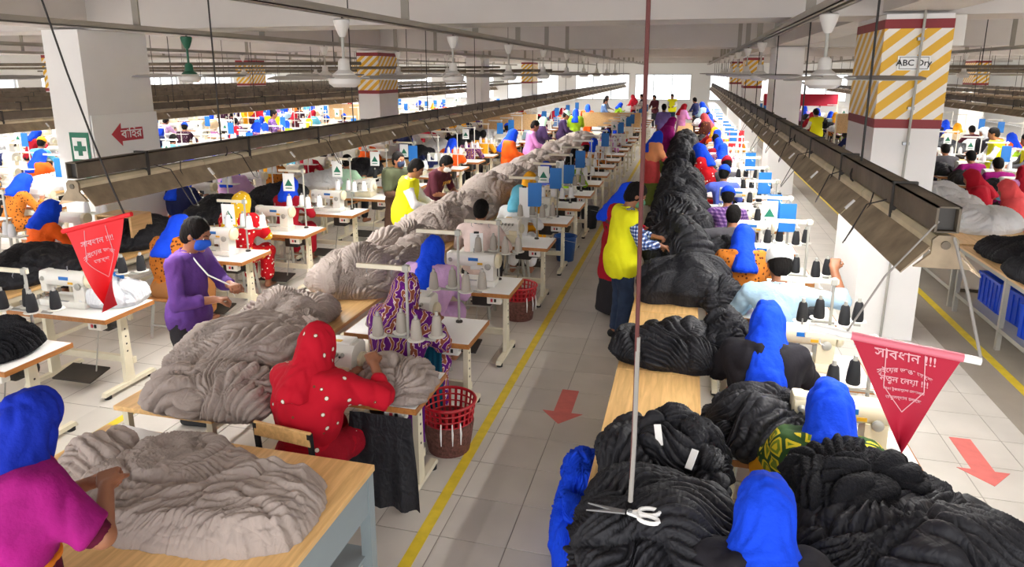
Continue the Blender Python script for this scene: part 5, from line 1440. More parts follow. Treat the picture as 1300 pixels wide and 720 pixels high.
# magenta woman, lower left
P_('mag', dict(sit=False, lean=.16, look=(.5, -.15), headwear='scarf', hw_mat='scarf_blue_dark', scarf_len=.16, top=('tunic', 'maroon_dark', .95, .35), shawl='magenta', shawl_len=.20, shawl_arm=.8, bottom=('skirt', 'maroon_dark'), handR=(.14, .33, 1.17), poleR=(1, .1, -.9), fdirR=(-.6, .5, .2), handL=(-.02, .36, 1.12), curl=.8, seed=3, scale=.97, hem='orange_trim'),
   'woman in magenta shawl and blue headscarf standing at the front table', (-2.40, 1.68, 0), -.2, .010)
# woman in the red dotted scarf
P_('red', dict(sit=True, lean=.22, look=(.35, -.25), headwear='scarf', hw_mat='red_dots', scarf_len=.10, top=('tunic', 'red_dots', 1.5, .2), shawl='red_dots', shawl_len=.36, shawl_arm=1.0, bottom=('skirt', 'red_plain'), handR=(.24, .40, 1.0), poleR=(1, -.1, -.6), handL=(.0, .44, .86), curl=.6, seed=5, sw=.185),
   'woman in red dotted scarf and tunic seated at an overlock machine', (-2.13, 3.31, 0), -.12, .012, stool='chair')
P_('purp', dict(sit=True, lean=.2, look=(.4, -.05), headwear='scarf', hw_mat='purple_print', scarf_len=.10, top=('tunic', 'purple_print', 1.7, .2), shawl='purple_print', shawl_len=.38, shawl_arm=1.0, bottom=('skirt', 'purple_print'), handR=(.14, .42, .86), handL=(-.12, .42, .86), seed=7),
   'woman wrapped in purple and white print scarf, seated beside the aisle', (-2.04, 4.44, 0), -.1, .013)
P_('pink', dict(sit=True, lean=.25, look=(.45, .1), headwear='scarf', hw_mat='scarf_blue', scarf_len=.16, top=('tunic', 'lavender', 1.6, .2), shawl='lavender', shawl_len=.30, bottom=('skirt', 'lavender'), handR=(.14, .42, .86), handL=(-.12, .42, .86), seed=9),
   'woman in lavender tunic with bright blue headscarf, seated', (-2.26, 5.62, 0), 0.0, .015)
P_('pinkman', dict(sit=True, lean=.2, look=(.45, 0), headwear='hair', top=('shirt', 'pink_pale', 1.0, .12), collar='navy', bottom=('trousers', 'dark_trousers'), handR=(.16, .42, .86), handL=(-.14, .42, .86), sw=.2, seed=11, scale=1.05),
   'man in pale pink shirt seated with his back to us', (-2.30, 7.35, 0), .05, .016)
# right line
P_('blu', dict(sit=True, lean=.2, look=(.35, 0), headwear='scarf', hw_mat='scarf_blue', scarf_len=.22, top=('tunic', 'black_shawl', 1.6, .2), shawl='black_shawl', bottom=('skirt', 'black_shawl'), seed=13),
   'person in plain blue headscarf at the bottom edge of the picture', (.36, 2.28, 0), 0.0, .012)
P_('yg', dict(sit=True, lean=.22, look=(.4, -.1), headwear='scarf', hw_mat='scarf_blue', scarf_len=.14, clip='flag_pink', top=('tunic', 'mustard', 1.5, .2), shawl='diamond_print', shawl_len=.28, shawl_arm=.6, bottom=('skirt', 'lime'), handR=(.14, .42, .86), handL=(-.16, .42, .86), seed=15),
   'woman in green and yellow print with blue headscarf and pink clip', (.74, 3.22, 0), -.1, .012)
P_('bd', dict(sit=True, lean=.2, look=(.4, 0), headwear='scarf', hw_mat='scarf_blue', scarf_len=.20, top=('tunic', 'red_plain', 1.6, .2), shawl='black_shawl', shawl_len=.44, shawl_arm=1.0, bottom=('skirt', 'red_plain'), handR=(.16, .42, .86), handL=(-.14, .42, .86), seed=17, sw=.19),
   'woman in wide black shawl and blue headscarf, seated at a cream machine', (.57, 4.42, 0), -.05, .013, stool='chair')
P_('cap', dict(sit=True, lean=.22, look=(.42, -.2), headwear='skullcap', hw_mat='white_cloth', top=('shirt', 'light_blue_shirt', 1.92, .12), collar='light_blue_shirt', bottom=('trousers', 'dark_trousers'), handR=(.42, .40, 1.20), poleR=(.8, -.2, -.9), fdirR=(.1, .5, .8), handL=(-.2, .42, .84), sw=.2, seed=19, curl=.9, scale=1.12),
   'man in white cap and light blue shirt reaching up to a thread stand', (.78, 5.62, 0), -.1, .013)
P_('leo', dict(sit=True, lean=.3, look=(.4, .2), headwear='scarf', hw_mat='scarf_blue', scarf_len=.16, top=('tunic', 'leopard', 1.6, .2), shawl='leopard', bottom=('skirt', 'tan'), seed=21),
   'woman in leopard print with bright blue headscarf beside the black heaps', (.60, 6.85, 0), .05, .016)
P_('gry', dict(sit=True, lean=.32, look=(.4, .2), headwear='hair', top=('shirt', 'grey_shirt', 1.0, .12), bottom=('trousers', 'dark_trousers'), handL=(-.34, .34, .88), handR=(.12, .42, .86), sw=.2, seed=23, poleL=(-1, -.4, .1)),
   'man in dark grey T-shirt with his elbow out over the black heap', (.58, 8.0, 0), .1, .016)
P_('pla', dict(sit=True, lean=.25, look=(.4, 0), headwear='bluecap', hw_mat='scarf_blue', top=('shirt', 'purple_plaid', 1.9, .12), bottom=('trousers', 'dark_trousers'), sw=.19, seed=25),
   'person in purple plaid shirt and blue cap seated at a machine', (.56, 9.25, 0), 0, .019)
P_('per', dict(sit=True, lean=.3, look=(.3, .4), headwear='bluecap', hw_mat='scarf_blue', top=('shirt', 'periwinkle', 1.5, .12), bottom=('trousers', 'navy'), sw=.2, seed=27, handL=(-.3, .4, .95)),
   'person in periwinkle shirt and blue cap', (.62, 11.5, 0), .1, .019)
P_('dot', dict(sit=False, lean=.3, look=(.5, -.3), headwear='scarf', hw_mat='scarf_blue', top=('tunic', 'polka_red', 1.3, .35), bottom=('skirt', 'red_plain'), handR=(.2, .4, 1.0), handL=(-.1, .4, .95), scale=.93, seed=29),
   'woman in red dotted tunic and blue scarf leaning over the black heap', (.42, 12.9, 0), 1.1, .020)
# standing people
P_('yv', dict(sit=False, lean=.06, look=(.55, .1), headwear='hair', top=('shirt', 'blue_check', 1.75, .1), vest='hi_vis', vest_len=.20, collar='hi_vis', bottom=('trousers', 'jeans'), shoes='rubber', mask='mask_green', handR=(.12, .36, 1.06), handL=(-.10, .38, 1.10), poleR=(.8, -.4, -.9), poleL=(-.8, -.4, -.9), curl=.75, seed=31, face=True, scale=1.02),
   'man in bright yellow vest over checked shirt standing at the black heaps', (-.60, 6.95, 0), -1.18, .010)
P_('bs2', dict(sit=False, lean=.1, look=(.5, 0), headwear='scarf', hw_mat='scarf_blue', top=('tunic', 'red_plain', 1.7, .4), shawl='red_plain', bottom=('skirt', 'dark_trousers'), handR=(.1, .4, 1.0), handL=(-.1, .4, 1.0), seed=33, scale=.94),
   'woman in blue headscarf half hidden behind the yellow vest man', (-.74, 7.75, 0), -1.3, .019)
P_('pm', dict(sit=False, lean=.10, look=(.42, -.1), headwear='hair', top=('shirt', 'purple_shirt', 1.55, .12), collar='purple_shirt', bottom=('trousers', 'dark_trousers'), shoes='rubber', mask='mask_blue', handR=(.12, .33, 1.10), handL=(-.06, .36, 1.16), poleR=(.8, -.5, -.9), poleL=(-.9, -.4, -.9), curl=.8, seed=35, face=True, scale=1.02),
   'man in purple shirt and blue face mask standing behind the grey heap', (-3.78, 4.36, 0), -1.50, .010)
P_('yv2', dict(sit=False, lean=.16, look=(.6, 0), headwear='hair', top=('shirt', 'white_cloth', 1.9, .1), vest='hi_vis', vest_len=.3, bottom=('trousers', 'brown_skirt'), handR=(.10, .38, 1.0), handL=(-.05, .42, 1.0), seed=37, curl=.7, scale=1.0, face=True),
   'man in yellow vest over white sleeves standing at the grey heap', (-3.72, 8.55, 0), -1.35, .015)
P_('oli', dict(sit=False, lean=.05, look=(.1, .0), headwear='hair', hw_mat='olive', mask='mask_navy', top=('tunic', 'brown_skirt', 1.6, .4), shawl='olive', shawl_len=.5, bottom=('skirt', 'brown_skirt'), handR=(.12, .3, 1.0), handL=(-.1, .3, 1.0), seed=39, scale=.97, face=True),
   'woman in olive shawl with dark face mask standing behind the yellow vest', (-4.25, 9.5, 0), -2.0, .015)
P_('mar', dict(sit=False, lean=.38, look=(.7, .1), headwear='hair', top=('shirt', 'maroon_shirt', 1.0, .12), mask='white_cloth', bottom=('trousers', 'dark_trousers'), handR=(.12, .44, .98), handL=(-.14, .44, .96), seed=41, scale=.98, face=True),
   'man in maroon printed T-shirt bending over the grey heap', (-3.80, 9.75, 0), -1.75, .015)
P_('orl', dict(sit=False, lean=.08, look=(.4, 0), headwear='scarf', hw_mat='scarf_blue', scarf_len=.2, top=('tunic', 'orange', 1.7, .5), shawl='orange', shawl_len=.5, bottom=('skirt', 'beige_cloth'), handR=(.1, .38, 1.0), handL=(-.1, .38, 1.0), seed=43, scale=.95),
   'woman in orange shawl and blue headscarf standing at the grey heap', (-3.78, 14.4, 0), -1.3, .020)
P_('pks', dict(sit=False, lean=.1, look=(.5, 0), headwear='hair', top=('shirt', 'pink_shirt', 1.7, .22), bottom=('trousers', 'brown_skirt'), handR=(.1, .38, 1.0), handL=(-.1, .38, 1.0), seed=45),
   'man in pink shirt standing at the grey heap', (-3.72, 16.2, 0), -1.3, .020)
P_('dpu', dict(sit=False, lean=.15, look=(.5, 0), headwear='bluecap', hw_mat='mint', top=('shirt', 'dark_purple', 1.9, .2), bottom=('trousers', 'beige_cloth'), handR=(.1, .38, 1.0), handL=(-.1, .38, 1.0), seed=47),
   'person in dark purple shirt and mint cap standing at the grey heap', (-3.75, 20.6, 0), -1.4, .022)
P_('ors', dict(sit=False, lean=.12, look=(.45, -.3), headwear='scarf', hw_mat='scarf_blue', top=('tunic', 'coral', 1.7, .35), shawl='orange_pale', shawl_len=.42, bottom=('skirt', 'green_skirt'), handR=(.1, .38, 1.0), handL=(-.1, .38, 1.0), seed=49, scale=.95),
   'woman in pale orange shawl, blue scarf and green skirt at the black heaps', (-.72, 14.7, 0), -1.1, .020)
P_('psh', dict(sit=False, lean=.02, look=(.2, -.2), headwear='hair', top=('shirt', 'plum_shirt', 1.2, .18), bottom=('trousers', 'navy'), shoes='rubber', seed=51, stride=.08, scale=1.03),
   'man in violet short sleeved shirt walking away down the aisle', (-.86, 24.5, 0), -.1, .022)
tp_ = thing('measuring_tape', 'white measuring tape hanging from the neck of the purple shirt man', 'tape', (-3.78, 4.36, 0), -1.50)
MB().tube([(.05, .10, 1.44), (.06, .17, 1.36), (.05, .24, 1.27), (-.02, .36, 1.18), (-.03, .40, 1.08)], [.005, .006, .006, .006, .004], 6).build('tape_band', 'paper', tp_, True)
def lettering_on(t, txt, size, loc, rot, m):
    me = text_mesh(txt, size, depth=.001, bold=.001); me.materials.append(M[m]); o = link('lettering', me, t); o.location = loc; o.rotation_euler = rot
lettering_on(PE['yv'], 'QESTM', .05, (.0, -.168, 1.30), (PI / 2 + .05, 0, 0), 'ink'); lettering_on(PE['yv'], 'N.C', .04, (-.01, -.172, 1.24), (PI / 2 + .05, 0, 0), 'ink')
lettering_on(PE['mar'], 'YWM', .10, (0, .29, 1.16), (PI / 2 + .42, 0, PI), 'stripe_yellow')
# left line
P_('bru', dict(sit=True, lean=.3, look=(.5, 0), headwear='scarf', hw_mat='scarf_blue', top=('tunic', 'leopard', 1.7, .2), shawl='leopard', bottom=('skirt', 'tan'), seed=53),
   'woman in rust print with blue headscarf behind the purple shirt man', (-5.32, 5.9, 0), 0, .019)
P_('pol', dict(sit=True, lean=.2, look=(.3, 0), headwear='scarf', hw_mat='polka_yellow', top=('tunic', 'polka_yellow', 1.7, .2), shawl='polka_red', shawl_len=.36, bottom=('skirt', 'polka_red'), seed=55),
   'woman in red and yellow polka dot scarf seated at a machine', (-5.45, 7.25, 0), 0, .016)
P_('rdb', dict(sit=True, lean=.2, look=(.3, 0), headwear='scarf', hw_mat='scarf_blue', scarf_len=.05, top=('tunic', 'red_plain', 1.8, .2), bottom=('skirt', 'red_plain'), seed=57),
   'woman in dark red tunic with blue headscarf seated at a machine', (-5.6, 8.6, 0), 0, .019)
P_('mint', dict(sit=True, lean=.15, look=(.2, -.3), headwear='hair', top=('shirt', 'mint', 1.9, .12), bottom=('trousers', 'dark_trousers'), seed=59, sw=.2),
   'man in pale mint vest seated among the white machines', (-6.1, 11.3, 0), -.2, .020)
# more along the aisle line
P_('lbl', dict(sit=True, lean=.3, look=(.4, 0), headwear='scarf', hw_mat='sky', scarf_len=.06, top=('tunic', 'white_cloth', 1.7, .2), bottom=('skirt', 'white_cloth'), seed=61),
   'person in light blue scarf seated beyond the pale pink shirt', (-2.2, 8.72, 0), 0, .019)
P_('ora', dict(sit=True, lean=.25, look=(.3, 0), headwear='scarf', hw_mat='mustard', scarf_len=.10, top=('tunic', 'mustard', 1.7, .2), shawl='mustard', shawl_len=.36, bottom=('skirt', 'mustard'), seed=63),
   'woman wrapped in bright orange yellow scarf seated by the aisle', (-2.32, 9.95, 0), 0, .019)
P_('vio', dict(sit=True, lean=.2, look=(.3, 0), headwear='bluecap', hw_mat='scarf_blue', top=('shirt', 'periwinkle', 1.0, .12), bottom=('trousers', 'navy'), seed=65),
   'person in blue cap and violet blue shirt seated by the aisle', (-2.3, 11.1, 0), 0, .020)

# ------------------------------------------------------------------ the far lines: simpler tables, machines and people, placed one by one
def far_table():
    t = proto('sewing_table', 'table')
    MB().box((0, 0, TZ - .02), (TW - .01, TD - .01, .04)).build('table_top', 'laminate', t)
    e = MB()
    for sx in (-1, 1): e.box((sx * (TW / 2), 0, TZ - .022), (.012, TD, .038))
    for sy in (-1, 1): e.box((0, sy * (TD / 2), TZ - .022), (TW, .012, .038))
    e.build('edge_band', 'wood_edge', t)
    for sx in (-1, 1): MB().b2(sx * .42 - .02, sx * .42 + .02, -.05, .05, .05, TZ - .04).build('leg', 'cream_steel', t); MB().b2(sx * .42 - .025, sx * .42 + .025, -.28, .28, 0, .05).build('foot_bar', 'cream_steel', t)
    MB().b2(-.42, .42, .05, .09, .2, .26).build('crossbar', 'cream_steel', t); MB().box((.16, .06, TZ - .16), (.24, .16, .16)).build('motor', 'dark_metal', t)
    return done(t)
def far_lock():
    t = proto('lockstitch_machine', 'sewing machine')
    MB().box((0, 0, .03), (.48, .18, .06)).build('bed', 'machine_white', t); MB().box((.18, 0, .13), (.12, .13, .16)).build('column', 'machine_white', t)
    MB().rbox((0, 0, .25), (.48, .13, .13), .04).build('arm', 'machine_white', t); MB().rbox((-.21, 0, .2), (.075, .11, .2), .02).build('head', 'machine_white', t)
    MB().cyl((.24, 0, .25), (.29, 0, .25), .07, n=12).build('handwheel', 'machine_cream', t); return done(t)
def far_over():
    t = proto('overlock_machine', 'sewing machine')
    MB().rbox((0, 0, .05), (.3, .24, .1), .012).build('base', 'machine_cream', t)
    MB().prism([(-.10, .09), (-.115, .17), (-.09, .25), (-.05, .285), (.06, .29), (.1, .26), (.11, .09)], -.12, .15, 'x').build('body', 'machine_white', t)
    MB().cyl((.15, .02, .16), (.2, .02, .16), .055, n=12).build('handwheel', 'machine_cream', t); MB().box((-.16, 0, .11), (.13, .18, .02)).build('cloth_plate', 'steel', t); return done(t)
def far_stand():
    t = proto('thread_stand', 'thread stand')
    MB().cyl((0, 0, 0), (0, 0, .8), .011, n=6).build('pole', 'machine_white', t); MB().bar((.03, 0, .77), (-.36, 0, .77), .022, .03).build('top_bar', 'machine_white', t)
    MB().bar((-.22, 0, .28), (.2, 0, .28), .12, .012).build('spool_bar', 'machine_white', t); return done(t)
F_table, F_lock, F_over, F_stand = far_table(), far_lock(), far_over(), far_stand()
FP = {}
for nm in ('top', 'low', 'scarf', 'shawl', 'vest'): mat('far_' + nm, (.5, .5, .5), .85)
def far_proto(key, sp):
    sp = dict(sp); t, k = person(sp, 'prototype', (0, 0, PROTO_Z), 0, None, .021); FP[key] = done(t)
B_ = dict(bottom=('trousers', 'far_low'))
far_proto('sit_scarf', dict(sit=True, lean=.22, look=(.4, 0), headwear='scarf', hw_mat='far_scarf', top=('tunic', 'far_top', 1.6, .2), shawl='far_shawl', bottom=('trousers', 'far_low'), seed=101))
far_proto('sit_scarf_b', dict(sit=True, lean=.35, look=(.5, .3), headwear='scarf', hw_mat='far_scarf', scarf_len=.06, top=('tunic', 'far_top', 1.8, .2), bottom=('trousers', 'far_low'), handL=(-.25, .4, .95), seed=103))
far_proto('sit_man', dict(sit=True, lean=.22, look=(.4, 0), headwear='hair', top=('shirt', 'far_top', 1.2, .12), sw=.195, bottom=('trousers', 'far_low'), seed=105))
far_proto('sit_cap', dict(sit=True, lean=.25, look=(.4, -.2), headwear='bluecap', hw_mat='far_scarf', top=('shirt', 'far_top', 1.3, .12), bottom=('trousers', 'far_low'), seed=107))
far_proto('stand_man', dict(sit=False, lean=.08, look=(.35, 0), headwear='hair', top=('shirt', 'far_top', 1.2, .15), handR=(.12, .36, 1.02), handL=(-.1, .36, 1.02), bottom=('trousers', 'far_low'), seed=109))
far_proto('stand_vest', dict(sit=False, lean=.08, look=(.35, .2), headwear='hair', top=('shirt', 'far_top', 1.8, .15), vest='far_vest', handR=(.12, .36, 1.02), handL=(-.1, .36, 1.02), bottom=('trousers', 'far_low'), seed=111))
far_proto('stand_scarf', dict(sit=False, lean=.1, look=(.35, 0), headwear='scarf', hw_mat='far_scarf', top=('tunic', 'far_top', 1.7, .4), shawl='far_shawl', handR=(.12, .36, 1.02), handL=(-.1, .36, 1.02), bottom=('skirt', 'far_low'), seed=113, scale=.95))
cn = {'scarf_blue': 'blue', 'scarf_blue_dark': 'dark blue', 'mustard': 'mustard', 'red_plain': 'red', 'white_cloth': 'white', 'lime': 'lime green', 'coral': 'coral', 'magenta': 'magenta', 'orange': 'orange', 'purple_shirt': 'purple', 'plum_shirt': 'violet', 'pink_shirt': 'pink', 'navy': 'navy', 'sky': 'light blue', 'mint': 'mint', 'grey_shirt': 'grey', 'beige_cloth': 'beige', 'hi_vis': 'yellow', 'periwinkle': 'periwinkle', 'grey_scarf': 'pale grey', 'olive': 'olive', 'maroon_shirt': 'maroon', 'black_shawl': 'black', 'leopard': 'rust print', 'blue_print': 'blue print', 'dark_floral': 'dark floral', 'purple_print': 'purple print', 'brown_print': 'brown print', 'lavender': 'lavender', 'dark_purple': 'dark purple', 'polka_red': 'red dotted', 'light_blue_shirt': 'pale blue', 'white_jersey': 'white', 'tan': 'tan', 'orange_pale': 'pale orange'}
def fp(kind, x, y, rz, where, top='white_cloth', scarf='scarf_blue', shawl=None, low='dark_trousers', vest='hi_vis', group='workers along the lines'):
    sub = {'far_top': top, 'far_scarf': scarf, 'far_shawl': shawl or top, 'far_low': low, 'far_vest': vest}
    sit = kind.startswith('sit'); tn = cn.get(shawl or top, 'plain')
    hd = {'sit_scarf': cn[scarf] + ' headscarf and ' + tn + ' shawl', 'sit_scarf_b': cn[scarf] + ' headscarf and ' + tn + ' tunic', 'sit_man': tn + ' shirt', 'sit_cap': cn[scarf] + ' cap and ' + tn + ' shirt', 'stand_man': tn + ' shirt', 'stand_vest': cn[vest] + ' vest', 'stand_scarf': cn[scarf] + ' headscarf and ' + tn + ' shawl'}[kind]
    lab = ('seated ' if sit else 'standing ') + 'person, ' + hd.replace(' and', ',') + ' ' + where
    o = dup(FP[kind], (x, y, 0), rz, lab, group, sub)
    if sit: dup(P_stool, (x, y, 0), rz, 'low stool under the ' + hd.split(' and')[0] + ' ' + where, 'work seats')
    return o
rf = random.Random(11)
PANELS = [(-2.6, 24.0, 2.0), (-5.6, 21.5, 1.8), (5.3, 21.5, 2.4), (-12.8, 24.5, 1.8), (4.6, 32, 3.0), (3.6, 34, 1.6)]
TOPS = ['white_cloth', 'purple_shirt', 'red_plain', 'pink_shirt', 'mustard', 'navy', 'lime', 'orange', 'maroon_shirt', 'sky', 'leopard', 'blue_print', 'dark_floral', 'purple_print', 'lavender', 'beige_cloth', 'brown_print', 'magenta', 'grey_shirt', 'light_blue_shirt']
def far_line(xr, y0, y1, where, pitch=1.22, people=.8, cloth_m=('white_jersey',), cones='white', boards=.3, cards=.15, heap_p=.5, face=0.0, scarfs=('scarf_blue', 'scarf_blue', 'scarf_blue', 'mustard', 'red_plain', 'scarf_blue')):
    y = y0; i = 0
    while y < y1:
        cx, cy = xr - TW / 2, y + TD / 2
        if any(abs(cx - px) < .88 and -.95 < py - cy < 1.25 for px in PX for py in PY) or any(abs(cx - px) < pw / 2 + .6 and -.5 < py - cy < .8 or abs(cx - px) < pw / 2 + .6 and -.9 < py - cy < .5 for px, py, pw in PANELS): y += .3; continue
        od = ORD[i] + ' '
        dup(F_table, (cx, cy, 0), 0, od + 'white topped table ' + where, 'sewing tables')
        pm, nm = (F_lock, od + 'white lockstitch machine ') if rf.random() < .6 else (F_over, od + 'white overlock machine ')
        dup(pm, (cx + rf.uniform(-.1, .1), cy, TZ), 0, nm + where, 'sewing machines')
        sx, sy = cx + .3, cy + .17
        dup(F_stand, (sx, sy, TZ), 0, od + 'white thread stand ' + where, 'thread stands')
        for k in range(3 if y < 17.5 and -13 < xr < 7 else 0): dup(P_cone[cones], (sx + SPOTS[k][0], sy + SPOTS[k][1] * .6, TZ + .287), 0, cones + ' thread cone on the ' + od + 'stand ' + where, 'thread cones on the ' + od + 'stand ' + where)
        if rf.random() < boards: dup(P_blue, (sx - .02, sy - .05, TZ + .72), .1, 'blue board on the ' + od + 'stand ' + where, 'hung blue boards')
        if rf.random() < cards: dup(P_card, (sx - .2, sy - .05, TZ + .74), .1, 'green triangle card on the ' + od + 'stand ' + where, 'triangle cards')
        if rf.random() < people:
            kd = rf.choice(['sit_scarf', 'sit_scarf', 'sit_scarf_b', 'sit_cap', 'sit_man']); tp = rf.choice(TOPS)
            fp(kd, cx - rf.uniform(0, .12), y - .28, rf.uniform(-.2, .2), 'at the ' + od + 'table ' + where, tp, rf.choice(scarfs), rf.choice(TOPS) if kd == 'sit_scarf' else None)
        if rf.random() < heap_p:
            o = link('fabric_heap', rf.choice(HEAPS[rf.choice(cloth_m)])); o.location = (cx - .38, cy + .02, TZ + .001); o.rotation_euler = (0, 0, rf.uniform(0, 6))
            tag(o, {'white_jersey': 'white', 'black_jersey': 'black', 'grey_jersey': 'grey', 'navy': 'navy'}[o.data.materials[0].name] + ' garments on the ' + od + 'table ' + where, 'fabric', 'garment piles on the lines')
        y += pitch * rf.uniform(.95, 1.08); i += 1
HEAPS = {m: [heap_mesh('fabric_heap', .42, .42, .2, m, 200 + q, amp=.02, res=4) for q in range(3)] for m in ('white_jersey', 'black_jersey', 'grey_jersey', 'navy')}
BIG = {m: [heap_mesh('fabric_heap', .7, 1.1, .24, m, 210 + q, amp=.022, res=4) for q in range(2)] for m in ('white_jersey', 'black_jersey', 'grey_jersey', 'navy')}
def heap_line(x0, x1, y0, y1, ms, lab, skip=.15):
    n = int((y1 - y0) / 1.5)
    for i in range(n):
        y = y0 + i * 1.5
        if any(abs((x0 + x1) / 2 - px) < .7 and -.7 < py - y - .75 < 1.5 for px in PX for py in PY): continue
        line_table(x0, x1, y, y + 1.5, ORD[i] + ' wooden line table ' + lab, group='line tables ' + lab)
        if rf.random() > skip:
            m = rf.choice(ms); o = link('fabric_heap', rf.choice(BIG[m])); o.location = ((x0 + x1) / 2, y + .72, TZ + .002); o.rotation_euler = (0, 0, rf.uniform(-.2, .2))
            tag(o, {'white_jersey': 'white', 'black_jersey': 'black', 'grey_jersey': 'grey', 'navy': 'navy'}[m] + ' heap on the ' + ORD[i] + ' line table ' + lab, 'fabric', 'garment heaps ' + lab)
# continuing the near lines to the back
far_line(AX, 12.6, 31, 'beside the aisle farther back', boards=.5, cloth_m=('grey_jersey', 'white_jersey'))
far_line(RX, 13.0, 31, 'right of the black heaps', boards=.4, cloth_m=('black_jersey', 'white_jersey'))
far_line(LX, 12.7, 33, 'left of the passage', boards=.3, cloth_m=('white_jersey', 'navy'))
# second block on the left
heap_line(-6.85, -6.1, 4.6, 30, ('black_jersey', 'black_jersey', 'white_jersey'), 'left of the polka dot woman')
far_line(-7.0, 5.3, 33, 'behind the first aid pillar', cloth_m=('white_jersey',))
far_line(-9.4, 7.0, 35, 'of the second left line', cloth_m=('white_jersey', 'navy'), cards=.3)
heap_line(-11.4, -10.7, 9.2, 34, ('white_jersey', 'white_jersey', 'navy'), 'beyond the first aid pillar')
far_line(-11.8, 9.6, 36, 'of the third left line', cloth_m=('white_jersey',))
far_line(-14.2, 11.8, 37, 'of the fourth left line', cloth_m=('white_jersey', 'navy'))
far_line(-16.9, 13.8, 38, 'of the fifth left line', cloth_m=('white_jersey',), people=.7)
far_line(-20.4, 16.8, 39, 'of the leftmost line', cloth_m=('white_jersey',), people=.7)
# right of the right aisle
def steel_table(x0, x1, y0, y1, label, z=.80):
    t = thing('steel_table', label, 'table', ((x0 + x1) / 2, (y0 + y1) / 2, 0), 0, 'steel framed tables'); W, D = x1 - x0, y1 - y0
    MB().rbox((0, 0, z - .012), (W, D - .01, .024), .003).build('table_top', 'wood_pale', t)
    for sx in (-1, 1):
        for sy in (-1, 0, 1): MB().b2(sx * (W / 2 - .03) - .022, sx * (W / 2 - .03) + .022, sy * (D / 2 - .04) - .022, sy * (D / 2 - .04) + .022, 0, z - .024).build('leg', 'dull_steel', t)
        for zz in (.2, z - .07): MB().b2(sx * (W / 2 - .03) - .018, sx * (W / 2 - .03) + .018, -D / 2 + .04, D / 2 - .04, zz, zz + .045).build('rail', 'dull_steel', t)
    for sy in (-1, 1): MB().b2(-W / 2 + .03, W / 2 - .03, sy * (D / 2 - .04) - .018, sy * (D / 2 - .04) + .018, z - .07, z - .025).build('rail', 'dull_steel', t)
    MB().b2(-W / 2 + .03, W / 2 - .03, -D / 2 + .04, D / 2 - .04, .235, .245).build('shelf', 'dull_steel', t)
    return t
steel_table(3.18, 4.25, 6.4, 8.9, 'steel framed table holding black cloth at the right edge')
steel_table(3.18, 4.25, 9.0, 11.8, 'steel framed table holding white garments beside the right aisle')
steel_table(3.18, 4.25, 12.2, 15.0, 'steel framed table behind the lime green headscarf')
for i, (x, y) in enumerate(((3.52, 8.35), (3.55, 7.85), (3.5, 7.2))): dup(P_crate, (x, y, .246), PI / 2 + .1 * i, ['blue crate on the steel table shelf, farthest of the three', 'blue crate on the steel table shelf, middle one', 'blue crate on the steel table shelf at the picture edge'][i], 'blue crates on the steel shelf')
for i, (x, y, sx, sy, h, m, lab) in enumerate(((3.62, 8.4, .75, .7, .2, 'black_jersey', 'black cloth draped on the steel table at the right edge'), (3.55, 7.5, .7, .7, .22, 'black_jersey', 'black cloth at the near end of the right steel table'),
     (3.70, 10.1, .95, 1.0, .26, 'white_jersey', 'white garment pile nearest on the right steel table'), (3.66, 11.1, .9, .95, .36, 'white_jersey', 'white garment pile before the red headscarf'), (3.5, 12.7, .6, .7, .3, 'white_jersey', 'white garment pile beside the lime green headscarf'), (3.7, 13.9, .8, .9, .25, 'white_jersey', 'white garment pile farthest on the steel tables'))):
    heap('garment_pile', lab, 'fabric', (x, y, .802), (sx, sy, h), m, 120 + i, .3 * i, 'piles on the steel tables', res=5, amp=.018)
fp('sit_scarf', 4.62, 11.0, 1.2, 'at the white piles on the right', 'coral', 'coral', 'coral')
fp('sit_scarf', 4.55, 12.1, 1.3, 'behind the coral headscarf', 'red_plain', 'red_plain', 'red_plain')
fp('sit_scarf', 4.05, 15.4, 2.6, 'just right of the striped pillar', 'lime', 'lime', 'lime')
fp('sit_scarf', 4.72, 9.7, 1.2, 'at the right picture edge', 'mustard', 'mustard', 'mustard')
fp('stand_scarf', 6.55, 17.6, 1.9, 'in the line right of the pillar', 'black_shawl', 'grey_scarf', 'black_shawl', 'mustard')
fp('stand_vest', 6.3, 16.4, 1.5, 'beside the pale grey headscarf', 'white_cloth')
fp('stand_vest', 6.35, 15.0, 1.4, 'at the far right edge', 'grey_shirt')
fp('stand_vest', 3.95, 23.6, .6, 'behind the lamp rail near the striped pillar', 'white_cloth')
fp('sit_man', 4.4, 20.5, .3, 'left of the striped pillar beyond the rail', 'navy')
fp('sit_scarf', 4.6, 28.5, 0, 'far back left of the striped pillar', 'red_plain', 'red_plain', 'red_plain')
far_line(6.0, 13.0, 33, 'right of the steel tables', cloth_m=('white_jersey', 'black_jersey'), cones='white')
far_line(8.6, 15.0, 34, 'of the rightmost line', cloth_m=('white_jersey',), cones='white')
far_line(5.6, 34, 40, 'far back on the right', cloth_m=('white_jersey',))
heap_line(6.3, 7.1, 14.0, 30, ('white_jersey', 'black_jersey', 'navy'), 'far right')
